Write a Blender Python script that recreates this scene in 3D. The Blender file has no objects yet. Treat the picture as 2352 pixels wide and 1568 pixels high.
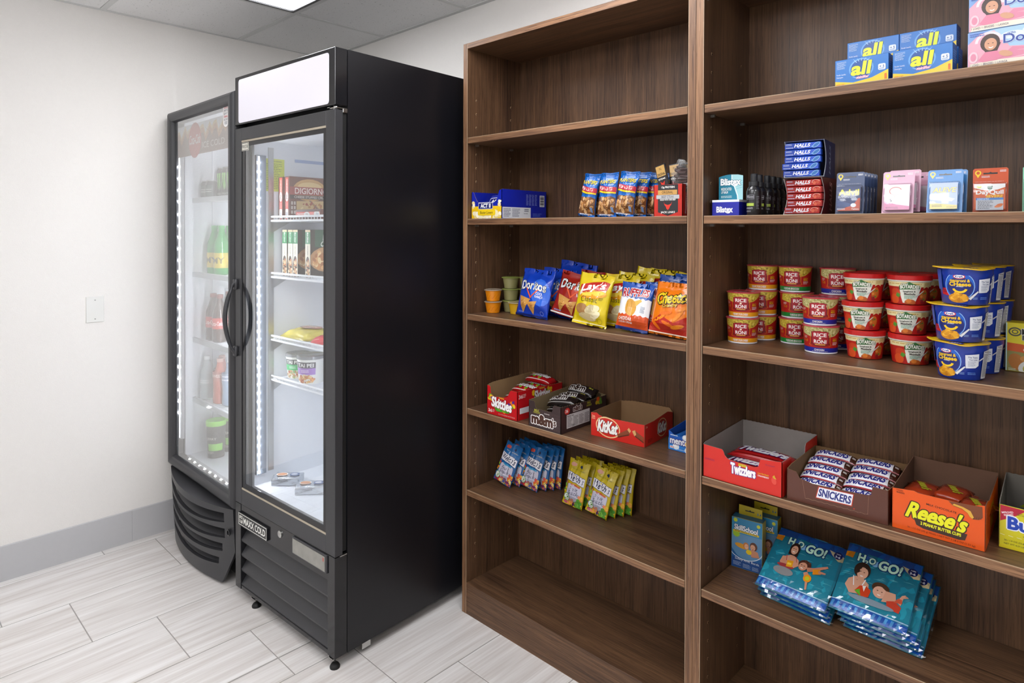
import bpy, bmesh, math, random
from mathutils import Vector, Matrix, noise
R = random.Random(7)
SC = bpy.context.scene
COL = SC.collection
PI = math.pi

# ------------------------------------------------------------------ camera
cd = bpy.data.cameras.new('camera'); cam = bpy.data.objects.new('camera', cd); COL.objects.link(cam)
cd.sensor_width = 36.0; cd.lens = 1479.3 / 2352 * 36; cd.shift_y = -240.33 / 2352; cd.clip_start = .02
YAW, PITCH, ROLL = 0.7644, -0.0107, 0.0035
fw = Vector((-math.sin(YAW) * math.cos(PITCH), math.cos(YAW) * math.cos(PITCH), math.sin(PITCH)))
rt = Vector((math.cos(YAW), math.sin(YAW), 0)); up = rt.cross(fw)
r2 = rt * math.cos(ROLL) + up * math.sin(ROLL); u2 = up * math.cos(ROLL) - rt * math.sin(ROLL)
cam.matrix_world = Matrix(((r2.x, u2.x, -fw.x, 1.8067), (r2.y, u2.y, -fw.y, -1.6185), (r2.z, u2.z, -fw.z, 1.4409), (0, 0, 0, 1)))
SC.camera = cam

# ------------------------------------------------------------------ world and exposure
W = bpy.data.worlds.new('world'); SC.world = W; W.use_nodes = True
W.node_tree.nodes['Background'].inputs[0].default_value = (.8, .85, .9, 1)
W.node_tree.nodes['Background'].inputs[1].default_value = .05
SC.view_settings.view_transform = 'Standard'; SC.view_settings.look = 'None'
SC.view_settings.exposure = 0.0; SC.view_settings.gamma = 1.0; SC.view_settings.use_curve_mapping = False
TROFFER = 9.2      # radiance of the ceiling light diffusers
LED = 230.0          # radiance of the cabinet LEDs

# ------------------------------------------------------------------ helpers
def lin(h):
    if not isinstance(h, str): return tuple(h)
    h = h.lstrip('#'); o = []
    for i in (0, 2, 4):
        c = int(h[i:i + 2], 16) / 255; o.append(c / 12.92 if c <= .04045 else ((c + .055) / 1.055) ** 2.4)
    return tuple(o)

def newmat(name):
    m = bpy.data.materials.new(name); m.use_nodes = True
    nt = m.node_tree; return m, nt, nt.nodes['Principled BSDF']

def mat(name, col, rough=.5, metal=0, spec=.5, coat=0, emit=0, var=0, vscale=60, bump=0, bscale=200, alpha=1, trans=0):
    m, nt, b = newmat(name); c = lin(col)
    b.inputs['Base Color'].default_value = (*c, 1); b.inputs['Roughness'].default_value = rough
    b.inputs['Metallic'].default_value = metal; b.inputs['Specular IOR Level'].default_value = spec
    b.inputs['Coat Weight'].default_value = coat; b.inputs['Coat Roughness'].default_value = .08
    b.inputs['Transmission Weight'].default_value = trans; b.inputs['Alpha'].default_value = alpha
    if emit:
        b.inputs['Emission Color'].default_value = (*c, 1); b.inputs['Emission Strength'].default_value = emit
    if var or bump:
        tc = nt.nodes.new('ShaderNodeTexCoord')
        n = nt.nodes.new('ShaderNodeTexNoise'); n.inputs['Scale'].default_value = vscale; n.inputs['Detail'].default_value = 4
        nt.links.new(tc.outputs['Object'], n.inputs['Vector'])
        if var:
            mx = nt.nodes.new('ShaderNodeMix'); mx.data_type = 'RGBA'
            mx.inputs[6].default_value = (*[x * (1 - var) for x in c], 1); mx.inputs[7].default_value = (*[min(1, x * (1 + var)) for x in c], 1)
            nt.links.new(n.outputs['Fac'], mx.inputs[0]); nt.links.new(mx.outputs[2], b.inputs['Base Color'])
        if bump:
            n2 = nt.nodes.new('ShaderNodeTexNoise'); n2.inputs['Scale'].default_value = bscale; n2.inputs['Detail'].default_value = 3
            nt.links.new(tc.outputs['Object'], n2.inputs['Vector'])
            bp = nt.nodes.new('ShaderNodeBump'); bp.inputs['Strength'].default_value = bump; bp.inputs['Distance'].default_value = .002
            nt.links.new(n2.outputs['Fac'], bp.inputs['Height']); nt.links.new(bp.outputs['Normal'], b.inputs['Normal'])
    return m

def inkmat(name, rough, coat=0, spec=.5, bump=0, bscale=60):
    m, nt, b = newmat(name)
    a = nt.nodes.new('ShaderNodeAttribute'); a.attribute_name = 'ink'
    nt.links.new(a.outputs['Color'], b.inputs['Base Color'])
    b.inputs['Roughness'].default_value = rough; b.inputs['Coat Weight'].default_value = coat
    b.inputs['Coat Roughness'].default_value = .1; b.inputs['Specular IOR Level'].default_value = spec
    if bump:
        tc = nt.nodes.new('ShaderNodeTexCoord'); n2 = nt.nodes.new('ShaderNodeTexNoise')
        n2.inputs['Scale'].default_value = bscale; n2.inputs['Detail'].default_value = 2
        nt.links.new(tc.outputs['Object'], n2.inputs['Vector'])
        bp = nt.nodes.new('ShaderNodeBump'); bp.inputs['Strength'].default_value = bump; bp.inputs['Distance'].default_value = .004
        nt.links.new(n2.outputs['Fac'], bp.inputs['Height']); nt.links.new(bp.outputs['Normal'], b.inputs['Normal'])
    return m

def glass(name, tint, refl=.04, rough=0.0):
    """thin pane: fresnel mix of a clear and a mirror lobe"""
    m = bpy.data.materials.new(name); m.use_nodes = True; nt = m.node_tree; nt.nodes.clear()
    o = nt.nodes.new('ShaderNodeOutputMaterial'); mx = nt.nodes.new('ShaderNodeMixShader')
    t = nt.nodes.new('ShaderNodeBsdfTransparent'); t.inputs[0].default_value = (*tint, 1)
    g = nt.nodes.new('ShaderNodeBsdfGlossy'); g.inputs['Roughness'].default_value = rough
    f = nt.nodes.new('ShaderNodeLayerWeight'); f.inputs[0].default_value = .5
    pw_ = nt.nodes.new('ShaderNodeMath'); pw_.operation = 'POWER'; pw_.inputs[1].default_value = 4.0
    mm = nt.nodes.new('ShaderNodeMath'); mm.operation = 'MULTIPLY_ADD'; mm.inputs[1].default_value = .96; mm.inputs[2].default_value = refl; mm.use_clamp = True
    L = nt.links.new
    L(f.outputs['Facing'], pw_.inputs[0])
    L(pw_.outputs[0], mm.inputs[0]); L(mm.outputs[0], mx.inputs[0]); L(t.outputs[0], mx.inputs[1]); L(g.outputs[0], mx.inputs[2]); L(mx.outputs[0], o.inputs[0])
    return m

def box(bm, x0, y0, z0, x1, y1, z1, bev=0, seg=1, mi=0):
    vs = [bm.verts.new(p) for p in ((x0, y0, z0), (x1, y0, z0), (x1, y1, z0), (x0, y1, z0), (x0, y0, z1), (x1, y0, z1), (x1, y1, z1), (x0, y1, z1))]
    fs = [bm.faces.new([vs[i] for i in f]) for f in ((3, 2, 1, 0), (4, 5, 6, 7), (0, 1, 5, 4), (1, 2, 6, 5), (2, 3, 7, 6), (3, 0, 4, 7))]
    for f in fs: f.material_index = mi
    if bev:
        es = list({e for f in fs for e in f.edges})
        r = bmesh.ops.bevel(bm, geom=es, offset=bev, segments=seg, affect='EDGES', profile=.5)
        for f in r['faces']: f.material_index = mi
    return vs

def prism(bm, pts, y0, y1, mi=0, ax='y'):
    """extrude a 2D outline; ax = the axis it is extruded along"""
    def P(a, b, c): return {'y': (a, c, b), 'x': (c, a, b), 'z': (a, b, c)}[ax]
    A = [bm.verts.new(P(a, b, y0)) for a, b in pts]; B = [bm.verts.new(P(a, b, y1)) for a, b in pts]
    n = len(pts); fs = [bm.faces.new(A), bm.faces.new(B[::-1])]
    for i in range(n): fs.append(bm.faces.new((A[i], B[i], B[(i + 1) % n], A[(i + 1) % n])))
    for f in fs: f.material_index = mi
    bmesh.ops.recalc_face_normals(bm, faces=fs)
    return A + B

def lathe(bm, prof, n=32, cx=0, cy=0, mi=0, cap=True, sx=1, sy=1):
    rings = []
    for r, z in prof:
        rings.append([bm.verts.new((cx + sx * r * math.cos(2 * PI * i / n), cy + sy * r * math.sin(2 * PI * i / n), z)) for i in range(n)] if r > 1e-6 else [bm.verts.new((cx, cy, z))])
    for a, b in zip(rings, rings[1:]):
        for i in range(n):
            j = (i + 1) % n
            q = [a[i % len(a)], a[j % len(a)], b[j % len(b)], b[i % len(b)]]
            q = list(dict.fromkeys(q))
            if len(q) > 2:
                f = bm.faces.new(q); f.material_index = mi; f.smooth = True
    if cap:
        for rg, fl in ((rings[0], True), (rings[-1], False)):
            if len(rg) > 2:
                f = bm.faces.new(rg[::-1] if fl else rg); f.material_index = mi

def tube(bm, pts, r, n=8, mi=0, sx=1.0):
    pts = [Vector(p) for p in pts]; rings = []
    for i, p in enumerate(pts):
        d = (pts[min(i + 1, len(pts) - 1)] - pts[max(i - 1, 0)]).normalized()
        a = d.cross(Vector((0, 0, 1)) if abs(d.z) < .9 else Vector((1, 0, 0))).normalized(); b = d.cross(a)
        rr = r[i] if isinstance(r, (list, tuple)) else r
        rings.append([bm.verts.new(p + (a * math.cos(2 * PI * k / n) * sx + b * math.sin(2 * PI * k / n)) * rr) for k in range(n)])
    for a, b in zip(rings, rings[1:]):
        for k in range(n):
            f = bm.faces.new((a[k], a[(k + 1) % n], b[(k + 1) % n], b[k])); f.smooth = True; f.material_index = mi
    bm.faces.new(rings[0][::-1]).material_index = mi; bm.faces.new(rings[-1]).material_index = mi

def link(name, me, parent=None):
    o = bpy.data.objects.new(name, me); COL.objects.link(o)
    if parent is not None: o.parent = parent
    return o

def obj(name, bm, mats, parent=None, smooth=None):
    me = bpy.data.meshes.new(name)
    bm.normal_update(); bm.to_mesh(me); bm.free()
    for m in (mats if isinstance(mats, (list, tuple)) else [mats]): me.materials.append(m)
    if smooth is not None:
        for p in me.polygons: p.use_smooth = True
        me.set_sharp_from_angle(angle=math.radians(smooth))
    return link(name, me, parent)

def part(name, m, parent, *boxes, bev=0):
    bm = bmesh.new()
    for b in boxes: box(bm, *b, bev=bev)
    return obj(name, bm, m, parent)

def tag(o, label=None, cat=None, group=None, kind=None):
    if label: o['label'] = label
    if cat: o['category'] = cat
    if group: o['group'] = group
    if kind: o['kind'] = kind
    return o

def thing(name, label, cat, loc=(0, 0, 0), rz=0, group=None, rx=0):
    o = bpy.data.objects.new(name, None); COL.objects.link(o); o.empty_display_size = .02
    o.location = loc; o.rotation_euler = (rx, 0, rz)
    return tag(o, label, cat, group)

def dup(root, loc, rz=None, label=None, rx=None, ry=None, scale=None):
    r = root.copy(); COL.objects.link(r); r.location = loc
    e = list(root.rotation_euler)
    if rx is not None: e[0] = rx
    if ry is not None: e[1] = ry
    if rz is not None: e[2] = rz
    r.rotation_euler = e
    if scale: r.scale = scale
    if label: r['label'] = label
    for ch in root.children:
        c = ch.copy(); COL.objects.link(c); c.parent = r
        for g in ch.children:
            d = g.copy(); COL.objects.link(d); d.parent = c
    return r

def lowest(root):
    """height of the lowest point below the root's origin, for its rotation and scale"""
    M = root.rotation_euler.to_matrix() @ Matrix.Diagonal(root.scale); z = M[2]; lo = 1e9
    for c in root.children:
        if c.type == 'MESH' and c.name.split('.')[0] not in ('print', 'lettering'):
            for v in c.data.vertices:
                h = z[0] * v.co.x + z[1] * v.co.y + z[2] * v.co.z
                if h < lo: lo = h
    return lo if lo < 1e8 else 0

def place(root, loc, rz=0, rx=0, ry=0, label=None, scale=None):
    """loc.z is the surface the thing rests on"""
    root.rotation_euler = (rx, ry, rz)
    if scale: root.scale = scale
    root.location = (loc[0], loc[1], loc[2] - lowest(root) + .0003)
    if label: root['label'] = label
    return root

class Series:
    """first call moves the prototype, later calls copy it"""
    def __init__(s, proto): s.p = proto; s.used = False
    def __call__(s, loc, label, rz=0, rx=0, ry=0, scale=None):
        if not s.used:
            s.used = True; return place(s.p, loc, rz, rx, ry, label, scale)
        r = dup(s.p, loc, rz, label, rx, ry, scale)
        r.scale = scale or (1, 1, 1)
        return place(r, loc, rz, rx, ry)

# flat print: outlines and lettering laid just over a surface
_T = {}
def glyphs(s, bold=0.0, res=3):
    k = (s, bold, res)
    if k not in _T:
        cu = bpy.data.curves.new('t', 'FONT'); cu.body = s; cu.offset = bold; cu.resolution_u = res; cu.dimensions = '2D'; cu.fill_mode = 'FRONT'
        ob = bpy.data.objects.new('t', cu); me = bpy.data.meshes.new_from_object(ob)
        v = [(p.co.x, p.co.y) for p in me.vertices]; f = [tuple(p.vertices) for p in me.polygons]
        xs = [p[0] for p in v]; ys = [p[1] for p in v]
        _T[k] = (v, f, min(xs), max(xs), min(ys), max(ys))
        bpy.data.meshes.remove(me); bpy.data.objects.remove(ob); bpy.data.curves.remove(cu)
    return _T[k]

class Ink:
    def __init__(s): s.clip = None; s.items = []; s.fn = None; s.step = None; s.n = 0; s.h0 = .00025; s.dh = .00006
    def face(s, fn, step=None): s.fn = fn; s.step = step; s.n = 0; s.clip = getattr(fn, 'clip', None); return s
    def add(s, v, f, c, lay=None):
        if s.clip:
            a0, b0, a1, b1 = s.clip; v = [(min(a1, max(a0, x)), min(b1, max(b0, y))) for x, y in v]
        s.items.append((v, f, lin(c), s.h0 + s.dh * s.n, s.fn, s.step)); s.n += 1; return s
    def poly(s, pts, c): return s.add(list(pts), [tuple(range(len(pts)))], c)
    def rect(s, x0, y0, x1, y1, c): return s.poly([(x0, y0), (x1, y0), (x1, y1), (x0, y1)], c)
    def ell(s, cx, cy, rx, ry, c, n=18, a0=0, a1=360, rot=0):
        p = []; ca, sa = math.cos(math.radians(rot)), math.sin(math.radians(rot))
        full = a1 - a0 >= 360
        for i in range(n if full else n + 1):
            t = math.radians(a0 + (a1 - a0) * i / n); x, y = rx * math.cos(t), ry * math.sin(t); p.append((cx + ca * x - sa * y, cy + sa * x + ca * y))
        return s.poly(p, c)
    def ring(s, cx, cy, rx, ry, w, c, n=20, a0=0, a1=360, rot=0):
        v = []; f = []; ca, sa = math.cos(math.radians(rot)), math.sin(math.radians(rot))
        for i in range(n + 1):
            t = math.radians(a0 + (a1 - a0) * i / n)
            for k in (1, -1):
                x, y = (rx + k * w / 2) * math.cos(t), (ry + k * w / 2) * math.sin(t); v.append((cx + ca * x - sa * y, cy + sa * x + ca * y))
        for i in range(n): f.append((2 * i, 2 * i + 2, 2 * i + 3, 2 * i + 1))
        return s.add(v, f, c)
    def rr(s, x0, y0, x1, y1, r, c, n=4):
        p = []
        for cx, cy, a in ((x1 - r, y1 - r, 0), (x0 + r, y1 - r, 90), (x0 + r, y0 + r, 180), (x1 - r, y0 + r, 270)):
            for i in range(n + 1):
                t = math.radians(a + 90 * i / n); p.append((cx + r * math.cos(t), cy + r * math.sin(t)))
        return s.poly(p, c)
    def many(s, polys, c):
        v = []; f = []
        for p in polys:
            f.append(tuple(range(len(v), len(v) + len(p)))); v += list(p)
        return s.add(v, f, c)
    def blobs(s, cx, cy, rx, ry, n, r, cols, seed=1, inside=True):
        q = random.Random(seed); n0 = s.n
        for i in range(n):
            a = q.uniform(0, 2 * PI); d = math.sqrt(q.random()); rr = r * q.uniform(.7, 1.3); an = q.uniform(0, PI); e = q.uniform(.5, .9)
            x0, y0 = cx + rx * d * math.cos(a), cy + ry * d * math.sin(a)
            s.add([(x0 + rr * math.cos(t) * math.cos(an) - rr * e * math.sin(t) * math.sin(an), y0 + rr * math.cos(t) * math.sin(an) + rr * e * math.sin(t) * math.cos(an)) for t in [2 * PI * k / 8 for k in range(8)]], [tuple(range(8))], cols[q.randrange(len(cols))]); s.n = n0 + 4 * (i + 1) / n
        return s
    def lines(s, x0, y0, x1, y1, n, c, fill=.5, seed=3):
        """fine print too small to read: short ruled strokes"""
        q = random.Random(seed); h = (y1 - y0) / n; ps = []
        for i in range(n):
            y = y1 - (i + 1) * h + h * (1 - fill) / 2; x = x0; e = x1 - (x1 - x0) * q.uniform(0, .3)
            while x < e:
                w = (x1 - x0) * q.uniform(.06, .16); ps.append([(x, y), (min(e, x + w), y), (min(e, x + w), y + h * fill), (x, y + h * fill)]); x += w + (x1 - x0) * .025
        return s.many(ps, c)
    def text(s, t, cx, cy, w, h, c, bold=0.0, shear=0.0, rot=0, out=None, ow=.05, arc=0, taper=0, res=3):
        """lettering fitted to a w x h box; extra weight and outlines come from shifted copies"""
        v, f, x0, x1, y0, y1 = glyphs(t, min(bold, .022), res)
        kx, ky = w / (x1 - x0), h / (y1 - y0); ca, sa = math.cos(math.radians(rot)), math.sin(math.radians(rot)); o = []
        for a, b in v:
            y = (b - (y0 + y1) / 2) * ky; x = (a - (x0 + x1) / 2) * kx; u = 2 * x / w
            y *= 1 + taper * u; x += shear * y; y += arc * (1 - u * u)
            o.append((cx + ca * x - sa * y, cy + sa * x + ca * y))
        def spread(r, n, col):
            for k in range(n):
                g = 2 * PI * k / n + .4; s.add([(x + r * math.cos(g), y + r * math.sin(g)) for x, y in o], f, col); s.n -= .8
        ex = max(0, bold - .022) * h * .9
        if out: spread(ex + ow * h * 1.15, 8, out)
        if ex > h * .008: spread(ex, 4, c)
        return s.add(o, f, c)
    def build(s, name, parent, m):
        V = []; F = []; C = []
        groups = {}
        for it in s.items:
            v, f, c, h, fn, st = it
            if st:
                b = bmesh.new(); vs = [b.verts.new((x, y, 0)) for x, y in v]
                for q in f:
                    try: b.faces.new([vs[i] for i in q])
                    except ValueError: pass
                for ax in (0, 1):
                    if st[ax]:
                        lo = min(p[ax] for p in v); hi = max(p[ax] for p in v); k = math.ceil(lo / st[ax] + 1e-6)
                        while k * st[ax] < hi - 1e-7:
                            co = [0, 0, 0]; no = [0, 0, 0]; co[ax] = k * st[ax]; no[ax] = 1
                            bmesh.ops.bisect_plane(b, geom=b.verts[:] + b.edges[:] + b.faces[:], plane_co=co, plane_no=no, dist=1e-7); k += 1
                b.verts.index_update(); v = [(p.co.x, p.co.y) for p in b.verts]; f = [tuple(p.index for p in q.verts) for q in b.faces]; b.free()
            o = len(V); V += [tuple(fn(x, y, h)) for x, y in v]
            for q in f: F.append(tuple(o + i for i in q)); C.append((c, len(q)))
        me = bpy.data.meshes.new(name); me.from_pydata(V, [], F); me.validate()
        at = me.color_attributes.new('ink', 'FLOAT_COLOR', 'CORNER')
        buf = []
        for c, n in C: buf += [c[0], c[1], c[2], 1.0] * n
        if len(buf) == len(at.data) * 4: at.data.foreach_set('color', buf)
        me.materials.append(m)
        return link(name, me, parent)

def plane(o, U, V):
    o, U, V = Vector(o), Vector(U), Vector(V); N = U.cross(V)
    return lambda u, v, h: o + U * u + V * v + N * h
def cone(r0, z0, r1, z1, a0=0.0):
    """front of a cup: u runs along the girth, v is the height; faces -Y"""
    rm = (r0 + r1) / 2
    def fn(u, v, h):
        r = r0 + (r1 - r0) * (v - z0) / (z1 - z0) + h; a = u / rm + a0
        return Vector((r * math.sin(a), -r * math.cos(a), v))
    fn.clip = (-9, z0 + .0012, 9, z1 - .001)
    return fn
# ------------------------------------------------------------------ materials
def wood(name, axis, k=1.0):
    m, nt, b = newmat(name); L = nt.links.new
    tc = nt.nodes.new('ShaderNodeTexCoord'); oi = nt.nodes.new('ShaderNodeObjectInfo')
    ad = nt.nodes.new('ShaderNodeVectorMath'); ad.operation = 'ADD'
    sc = nt.nodes.new('ShaderNodeVectorMath'); sc.operation = 'SCALE'; sc.inputs['Scale'].default_value = 7
    cb = nt.nodes.new('ShaderNodeCombineXYZ')
    for i in range(3): L(oi.outputs['Random'], cb.inputs[i])
    L(cb.outputs[0], sc.inputs[0]); L(tc.outputs['Object'], ad.inputs[0]); L(sc.outputs[0], ad.inputs[1])
    def nz(across, along, det, dist=0):
        mp = nt.nodes.new('ShaderNodeMapping'); s = [across] * 3; s['xyz'.index(axis)] = along; mp.inputs['Scale'].default_value = s
        n = nt.nodes.new('ShaderNodeTexNoise'); n.inputs['Scale'].default_value = 1; n.inputs['Detail'].default_value = det; n.inputs['Distortion'].default_value = dist
        L(ad.outputs[0], mp.inputs['Vector']); L(mp.outputs[0], n.inputs['Vector']); return n
    big = nz(22, 1.2, 3, .4); fine = nz(240, 5, 2); pores = nz(520, 14, 1)
    cr = nt.nodes.new('ShaderNodeValToRGB'); e = cr.color_ramp.elements
    e[0].position = .32; e[0].color = (*[x * k for x in lin('#483225')], 1); e[1].position = .68; e[1].color = (*[x * k for x in lin('#856246')], 1)
    mx = nt.nodes.new('ShaderNodeMix'); mx.data_type = 'FLOAT'; mx.inputs[0].default_value = .5
    L(big.outputs['Fac'], mx.inputs[2]); L(fine.outputs['Fac'], mx.inputs[3]); L(mx.outputs[0], cr.inputs[0])
    gt = nt.nodes.new('ShaderNodeMath'); gt.operation = 'GREATER_THAN'; gt.inputs[1].default_value = .6
    L(pores.outputs['Fac'], gt.inputs[0])
    m2 = nt.nodes.new('ShaderNodeMix'); m2.data_type = 'RGBA'; m2.blend_type = 'MULTIPLY'; m2.inputs[7].default_value = (.66, .63, .6, 1)
    L(gt.outputs[0], m2.inputs[0]); L(cr.outputs[0], m2.inputs[6]); L(m2.outputs[2], b.inputs['Base Color'])
    b.inputs['Roughness'].default_value = .42; b.inputs['Specular IOR Level'].default_value = .4
    bp = nt.nodes.new('ShaderNodeBump'); bp.inputs['Strength'].default_value = .12; bp.inputs['Distance'].default_value = .001
    L(fine.outputs['Fac'], bp.inputs['Height']); L(bp.outputs[0], b.inputs['Normal'])
    return m
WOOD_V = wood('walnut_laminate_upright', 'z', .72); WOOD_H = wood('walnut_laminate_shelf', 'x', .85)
LIT_EDGE_H = wood('walnut_lit_edge', 'x', 1.5); LIT_EDGE_V = wood('walnut_lit_edge_upright', 'z', 1.5)  # same walnut, lightened: light caught by the front edges is put into the colour
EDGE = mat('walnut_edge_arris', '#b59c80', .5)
WALL = mat('painted_orange_peel_wall', '#ebe8e4', .62, var=.015, bump=.55, bscale=260)
BASEB = mat('vinyl_cove_base', '#bdbdbf', .45, var=.02)
BLACK = mat('black_powder_coat', '#111116', .36, bump=.08, bscale=900)
BLACKG = mat('black_gloss_trim', '#1c1c1f', .16, var=.05)
CHAR = mat('charcoal_plastic', '#37373a', .4, bump=.06, bscale=700)
DARK = mat('dark_recess', '#050506', .7)
STEEL = mat('zinc_steel', '#c9c9c6', .28, metal=1, bump=.05)
RUBBER = mat('black_rubber', '#0c0c0c', .6)
LINER = mat('white_cabinet_liner', '#f3f6fb', .38, var=.01)
WIREW = mat('white_coated_wire', '#eef1f5', .35)
BEIGE = mat('beige_gasket_strip', '#b6ab98', .5)
GLASSF = glass('freezer_door_glass', (.97, .98, .98), .09)
GLASSC = glass('cooler_door_glass', (.95, .96, .95), .25)
LEDM = mat('led_chip', '#f4f7ff', .4, emit=LED)
FILL_FZ = mat('freezer_added_fill_lens', '#eef3ff', .4, emit=70)
FILL_CO = mat('cooler_added_fill_lens', '#f2f4ff', .4, emit=520)
LEDBAR = mat('led_lens', '#eef3ff', .4, emit=5)
LITPANEL = mat('backlit_sign_panel', '#e7e4ee', .3, emit=.12)
TUBE = mat('fluorescent_diffuser', '#fbfcff', .5, emit=TROFFER)
PAPER = inkmat('printed_card', .42, .15)
GLOSS = inkmat('printed_gloss_film', .24, .35)
MATTE = inkmat('printed_matte', .6)

# ------------------------------------------------------------------ room
XL, YB, ZC, XR, YF = -1.4986, .2965, 2.4083, 4.3, -3.9
def tilemat():
    m, nt, b = newmat('linear_vein_porcelain'); L = nt.links.new
    tc = nt.nodes.new('ShaderNodeTexCoord'); oi = nt.nodes.new('ShaderNodeObjectInfo'); cb = nt.nodes.new('ShaderNodeCombineXYZ')
    ml = nt.nodes.new('ShaderNodeMath'); ml.operation = 'MULTIPLY'; ml.inputs[1].default_value = 40; L(oi.outputs['Random'], ml.inputs[0])
    L(ml.outputs[0], cb.inputs[0]); L(ml.outputs[0], cb.inputs[1])
    ad = nt.nodes.new('ShaderNodeVectorMath'); L(tc.outputs['Object'], ad.inputs[0]); L(cb.outputs[0], ad.inputs[1])
    def nz(a, c, d, dist):
        mp = nt.nodes.new('ShaderNodeMapping'); mp.inputs['Scale'].default_value = (a, c, 1); n = nt.nodes.new('ShaderNodeTexNoise')
        n.inputs['Scale'].default_value = 1; n.inputs['Detail'].default_value = d; n.inputs['Distortion'].default_value = dist
        L(ad.outputs[0], mp.inputs[0]); L(mp.outputs[0], n.inputs['Vector']); return n
    n1 = nz(26, 1.6, 4, .5); n2 = nz(120, 3, 3, .2)
    mx = nt.nodes.new('ShaderNodeMix'); mx.data_type = 'FLOAT'; mx.inputs[0].default_value = .4; L(n1.outputs[0], mx.inputs[2]); L(n2.outputs[0], mx.inputs[3])
    cr = nt.nodes.new('ShaderNodeValToRGB'); e = cr.color_ramp.elements
    e[0].position = .3; e[0].color = (*lin('#cbc3bd'), 1); e[1].position = .62; e[1].color = (*lin('#efecea'), 1)
    L(mx.outputs[0], cr.inputs[0]); L(cr.outputs[0], b.inputs['Base Color'])
    b.inputs['Roughness'].default_value = .36; b.inputs['Specular IOR Level'].default_value = .45
    return m
TILE = tilemat(); GROUT = mat('grey_grout', '#a5a19d', .8, var=.05)
fl = tag(part('floor', GROUT, None, (XL, YF, -.06, XR, YB, -.0016)), kind='structure')
pw, pl, gp = .3302, .6096, .0034
for i in range(-1, 17):
    xa = -1.4498 + pw * i; xb = xa + pw; off = -.607 + .205 * (i - 3)
    k0 = math.floor((YF - off) / pl)
    for k in range(k0, k0 + 9):
        ya, yb = off + k * pl, off + (k + 1) * pl
        a, b_, c, d = max(xa + gp / 2, XL), max(ya + gp / 2, YF), min(xb - gp / 2, XR), min(yb - gp / 2, YB)
        if c - a < .01 or d - b_ < .01: continue
        if ya < -2.6: continue
        cut = [(a, c)] if not (i == 3 and yb > -1.3 and ya < -.45) else [(a, -.2485), (-.2425, c)]
        for a_, c_ in cut: part('floor_tile', TILE, fl, (a_, b_, -.0016, c_, d, 0), bev=.0008)
tag(part('wall_left', WALL, None, (XL - .1, YF, 0, XL, YB, ZC)), kind='structure')
tag(part('wall_back', WALL, None, (XL - .1, YB, 0, XR, YB + .1, ZC)), kind='structure')
tag(part('wall_right', WALL, None, (XR, YF, 0, XR + .1, YB + .1, ZC)), kind='structure')
tag(part('wall_front', WALL, None, (XL - .1, YF - .1, 0, XR + .1, YF, ZC)), kind='structure')
def baseboard():
    o = None
    for ya, yb in ((YF, -.6965), (-.696, YB)):
        bm = bmesh.new()
        prism(bm, [(XL, 0), (XL + .0045, 0), (XL + .0042, .143), (XL + .002, .146), (XL, .146)], ya, yb)
        if o is None: o = tag(obj('baseboard_left', bm, BASEB), kind='structure')
        else: obj('baseboard_strip', bm, BASEB, o)
baseboard()
def ceilmat():
    m, nt, b = newmat('fissured_mineral_tile'); L = nt.links.new
    tc = nt.nodes.new('ShaderNodeTexCoord'); v = nt.nodes.new('ShaderNodeTexNoise'); v.inputs['Scale'].default_value = 230; v.inputs['Detail'].default_value = 2; v.inputs['Distortion'].default_value = .6
    mp = nt.nodes.new('ShaderNodeMapping'); mp.inputs['Scale'].default_value = (.55, 1, 1); L(tc.outputs['Object'], mp.inputs[0]); L(mp.outputs[0], v.inputs['Vector'])
    cr = nt.nodes.new('ShaderNodeValToRGB'); e = cr.color_ramp.elements; e[0].position = .67; e[0].color = (1, 1, 1, 1); e[1].position = .74; e[1].color = (0, 0, 0, 1)
    L(v.outputs[0], cr.inputs[0])
    mx = nt.nodes.new('ShaderNodeMix'); mx.data_type = 'RGBA'; mx.inputs[6].default_value = (*lin('#9c9c9a'), 1); mx.inputs[7].default_value = (*lin('#f0f0f0'), 1)
    L(cr.outputs[0], mx.inputs[0]); L(mx.outputs[2], b.inputs['Base Color']); b.inputs['Roughness'].default_value = .9
    bp = nt.nodes.new('ShaderNodeBump'); bp.inputs['Strength'].default_value = .5; bp.inputs['Distance'].default_value = .002; L(cr.outputs[0], bp.inputs['Height']); L(bp.outputs[0], b.inputs['Normal'])
    return m
CTILE = ceilmat(); TBAR = mat('white_tee_bar', '#d9dad9', .5, var=.02)
ce = tag(part('ceiling', mat('plenum_board', '#b0b0b0', .9), None, (XL - .1, YF - .1, ZC + .03, XR + .1, YB + .1, ZC + .08)), kind='structure')
gx = [XL] + [-.91 + .6096 * i for i in range(9)]; gx = [x for x in gx if x < XR] + [XR]
gy = [YB] + [-.2 - .6096 * i for i in range(6)] + [YF]
LIGHTS = [(1, 1, 'ceiling light panel glowing above the freezer, cut by the top edge'), (4, 3, 'ceiling light panel above the right bookcase aisle'), (2, 5, 'added fill light panel far behind at the left of the camera'), (3, 3, 'added fill light panel left of the bookcase aisle light, out of frame'), (6, 2, 'added fill light panel beyond the right bookcase'), (4, 5, 'added fill light panel behind the camera'), (3, 1, 'added fill light panel in front of the left bookcase, above the frame'), (7, 5, 'added fill light panel in the far corner behind the camera')]  # unseen panels, bar the right aisle one, are added to even the light
lit = {(a, b) for a, b, _ in LIGHTS}
bm = bmesh.new()
for x in gx[1:-1]: box(bm, x - .012, YF, ZC, x + .012, YB, ZC + .004)
for y in gy[1:-1]: box(bm, XL, y - .012, ZC - .0003, XR, y + .012, ZC + .0037)
box(bm, XL, YF, ZC - .0006, XL + .022, YB, ZC + .003); box(bm, XL, YB - .022, ZC - .0009, XR, YB, ZC + .003)
obj('ceiling_grid', bm, TBAR, ce)
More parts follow.
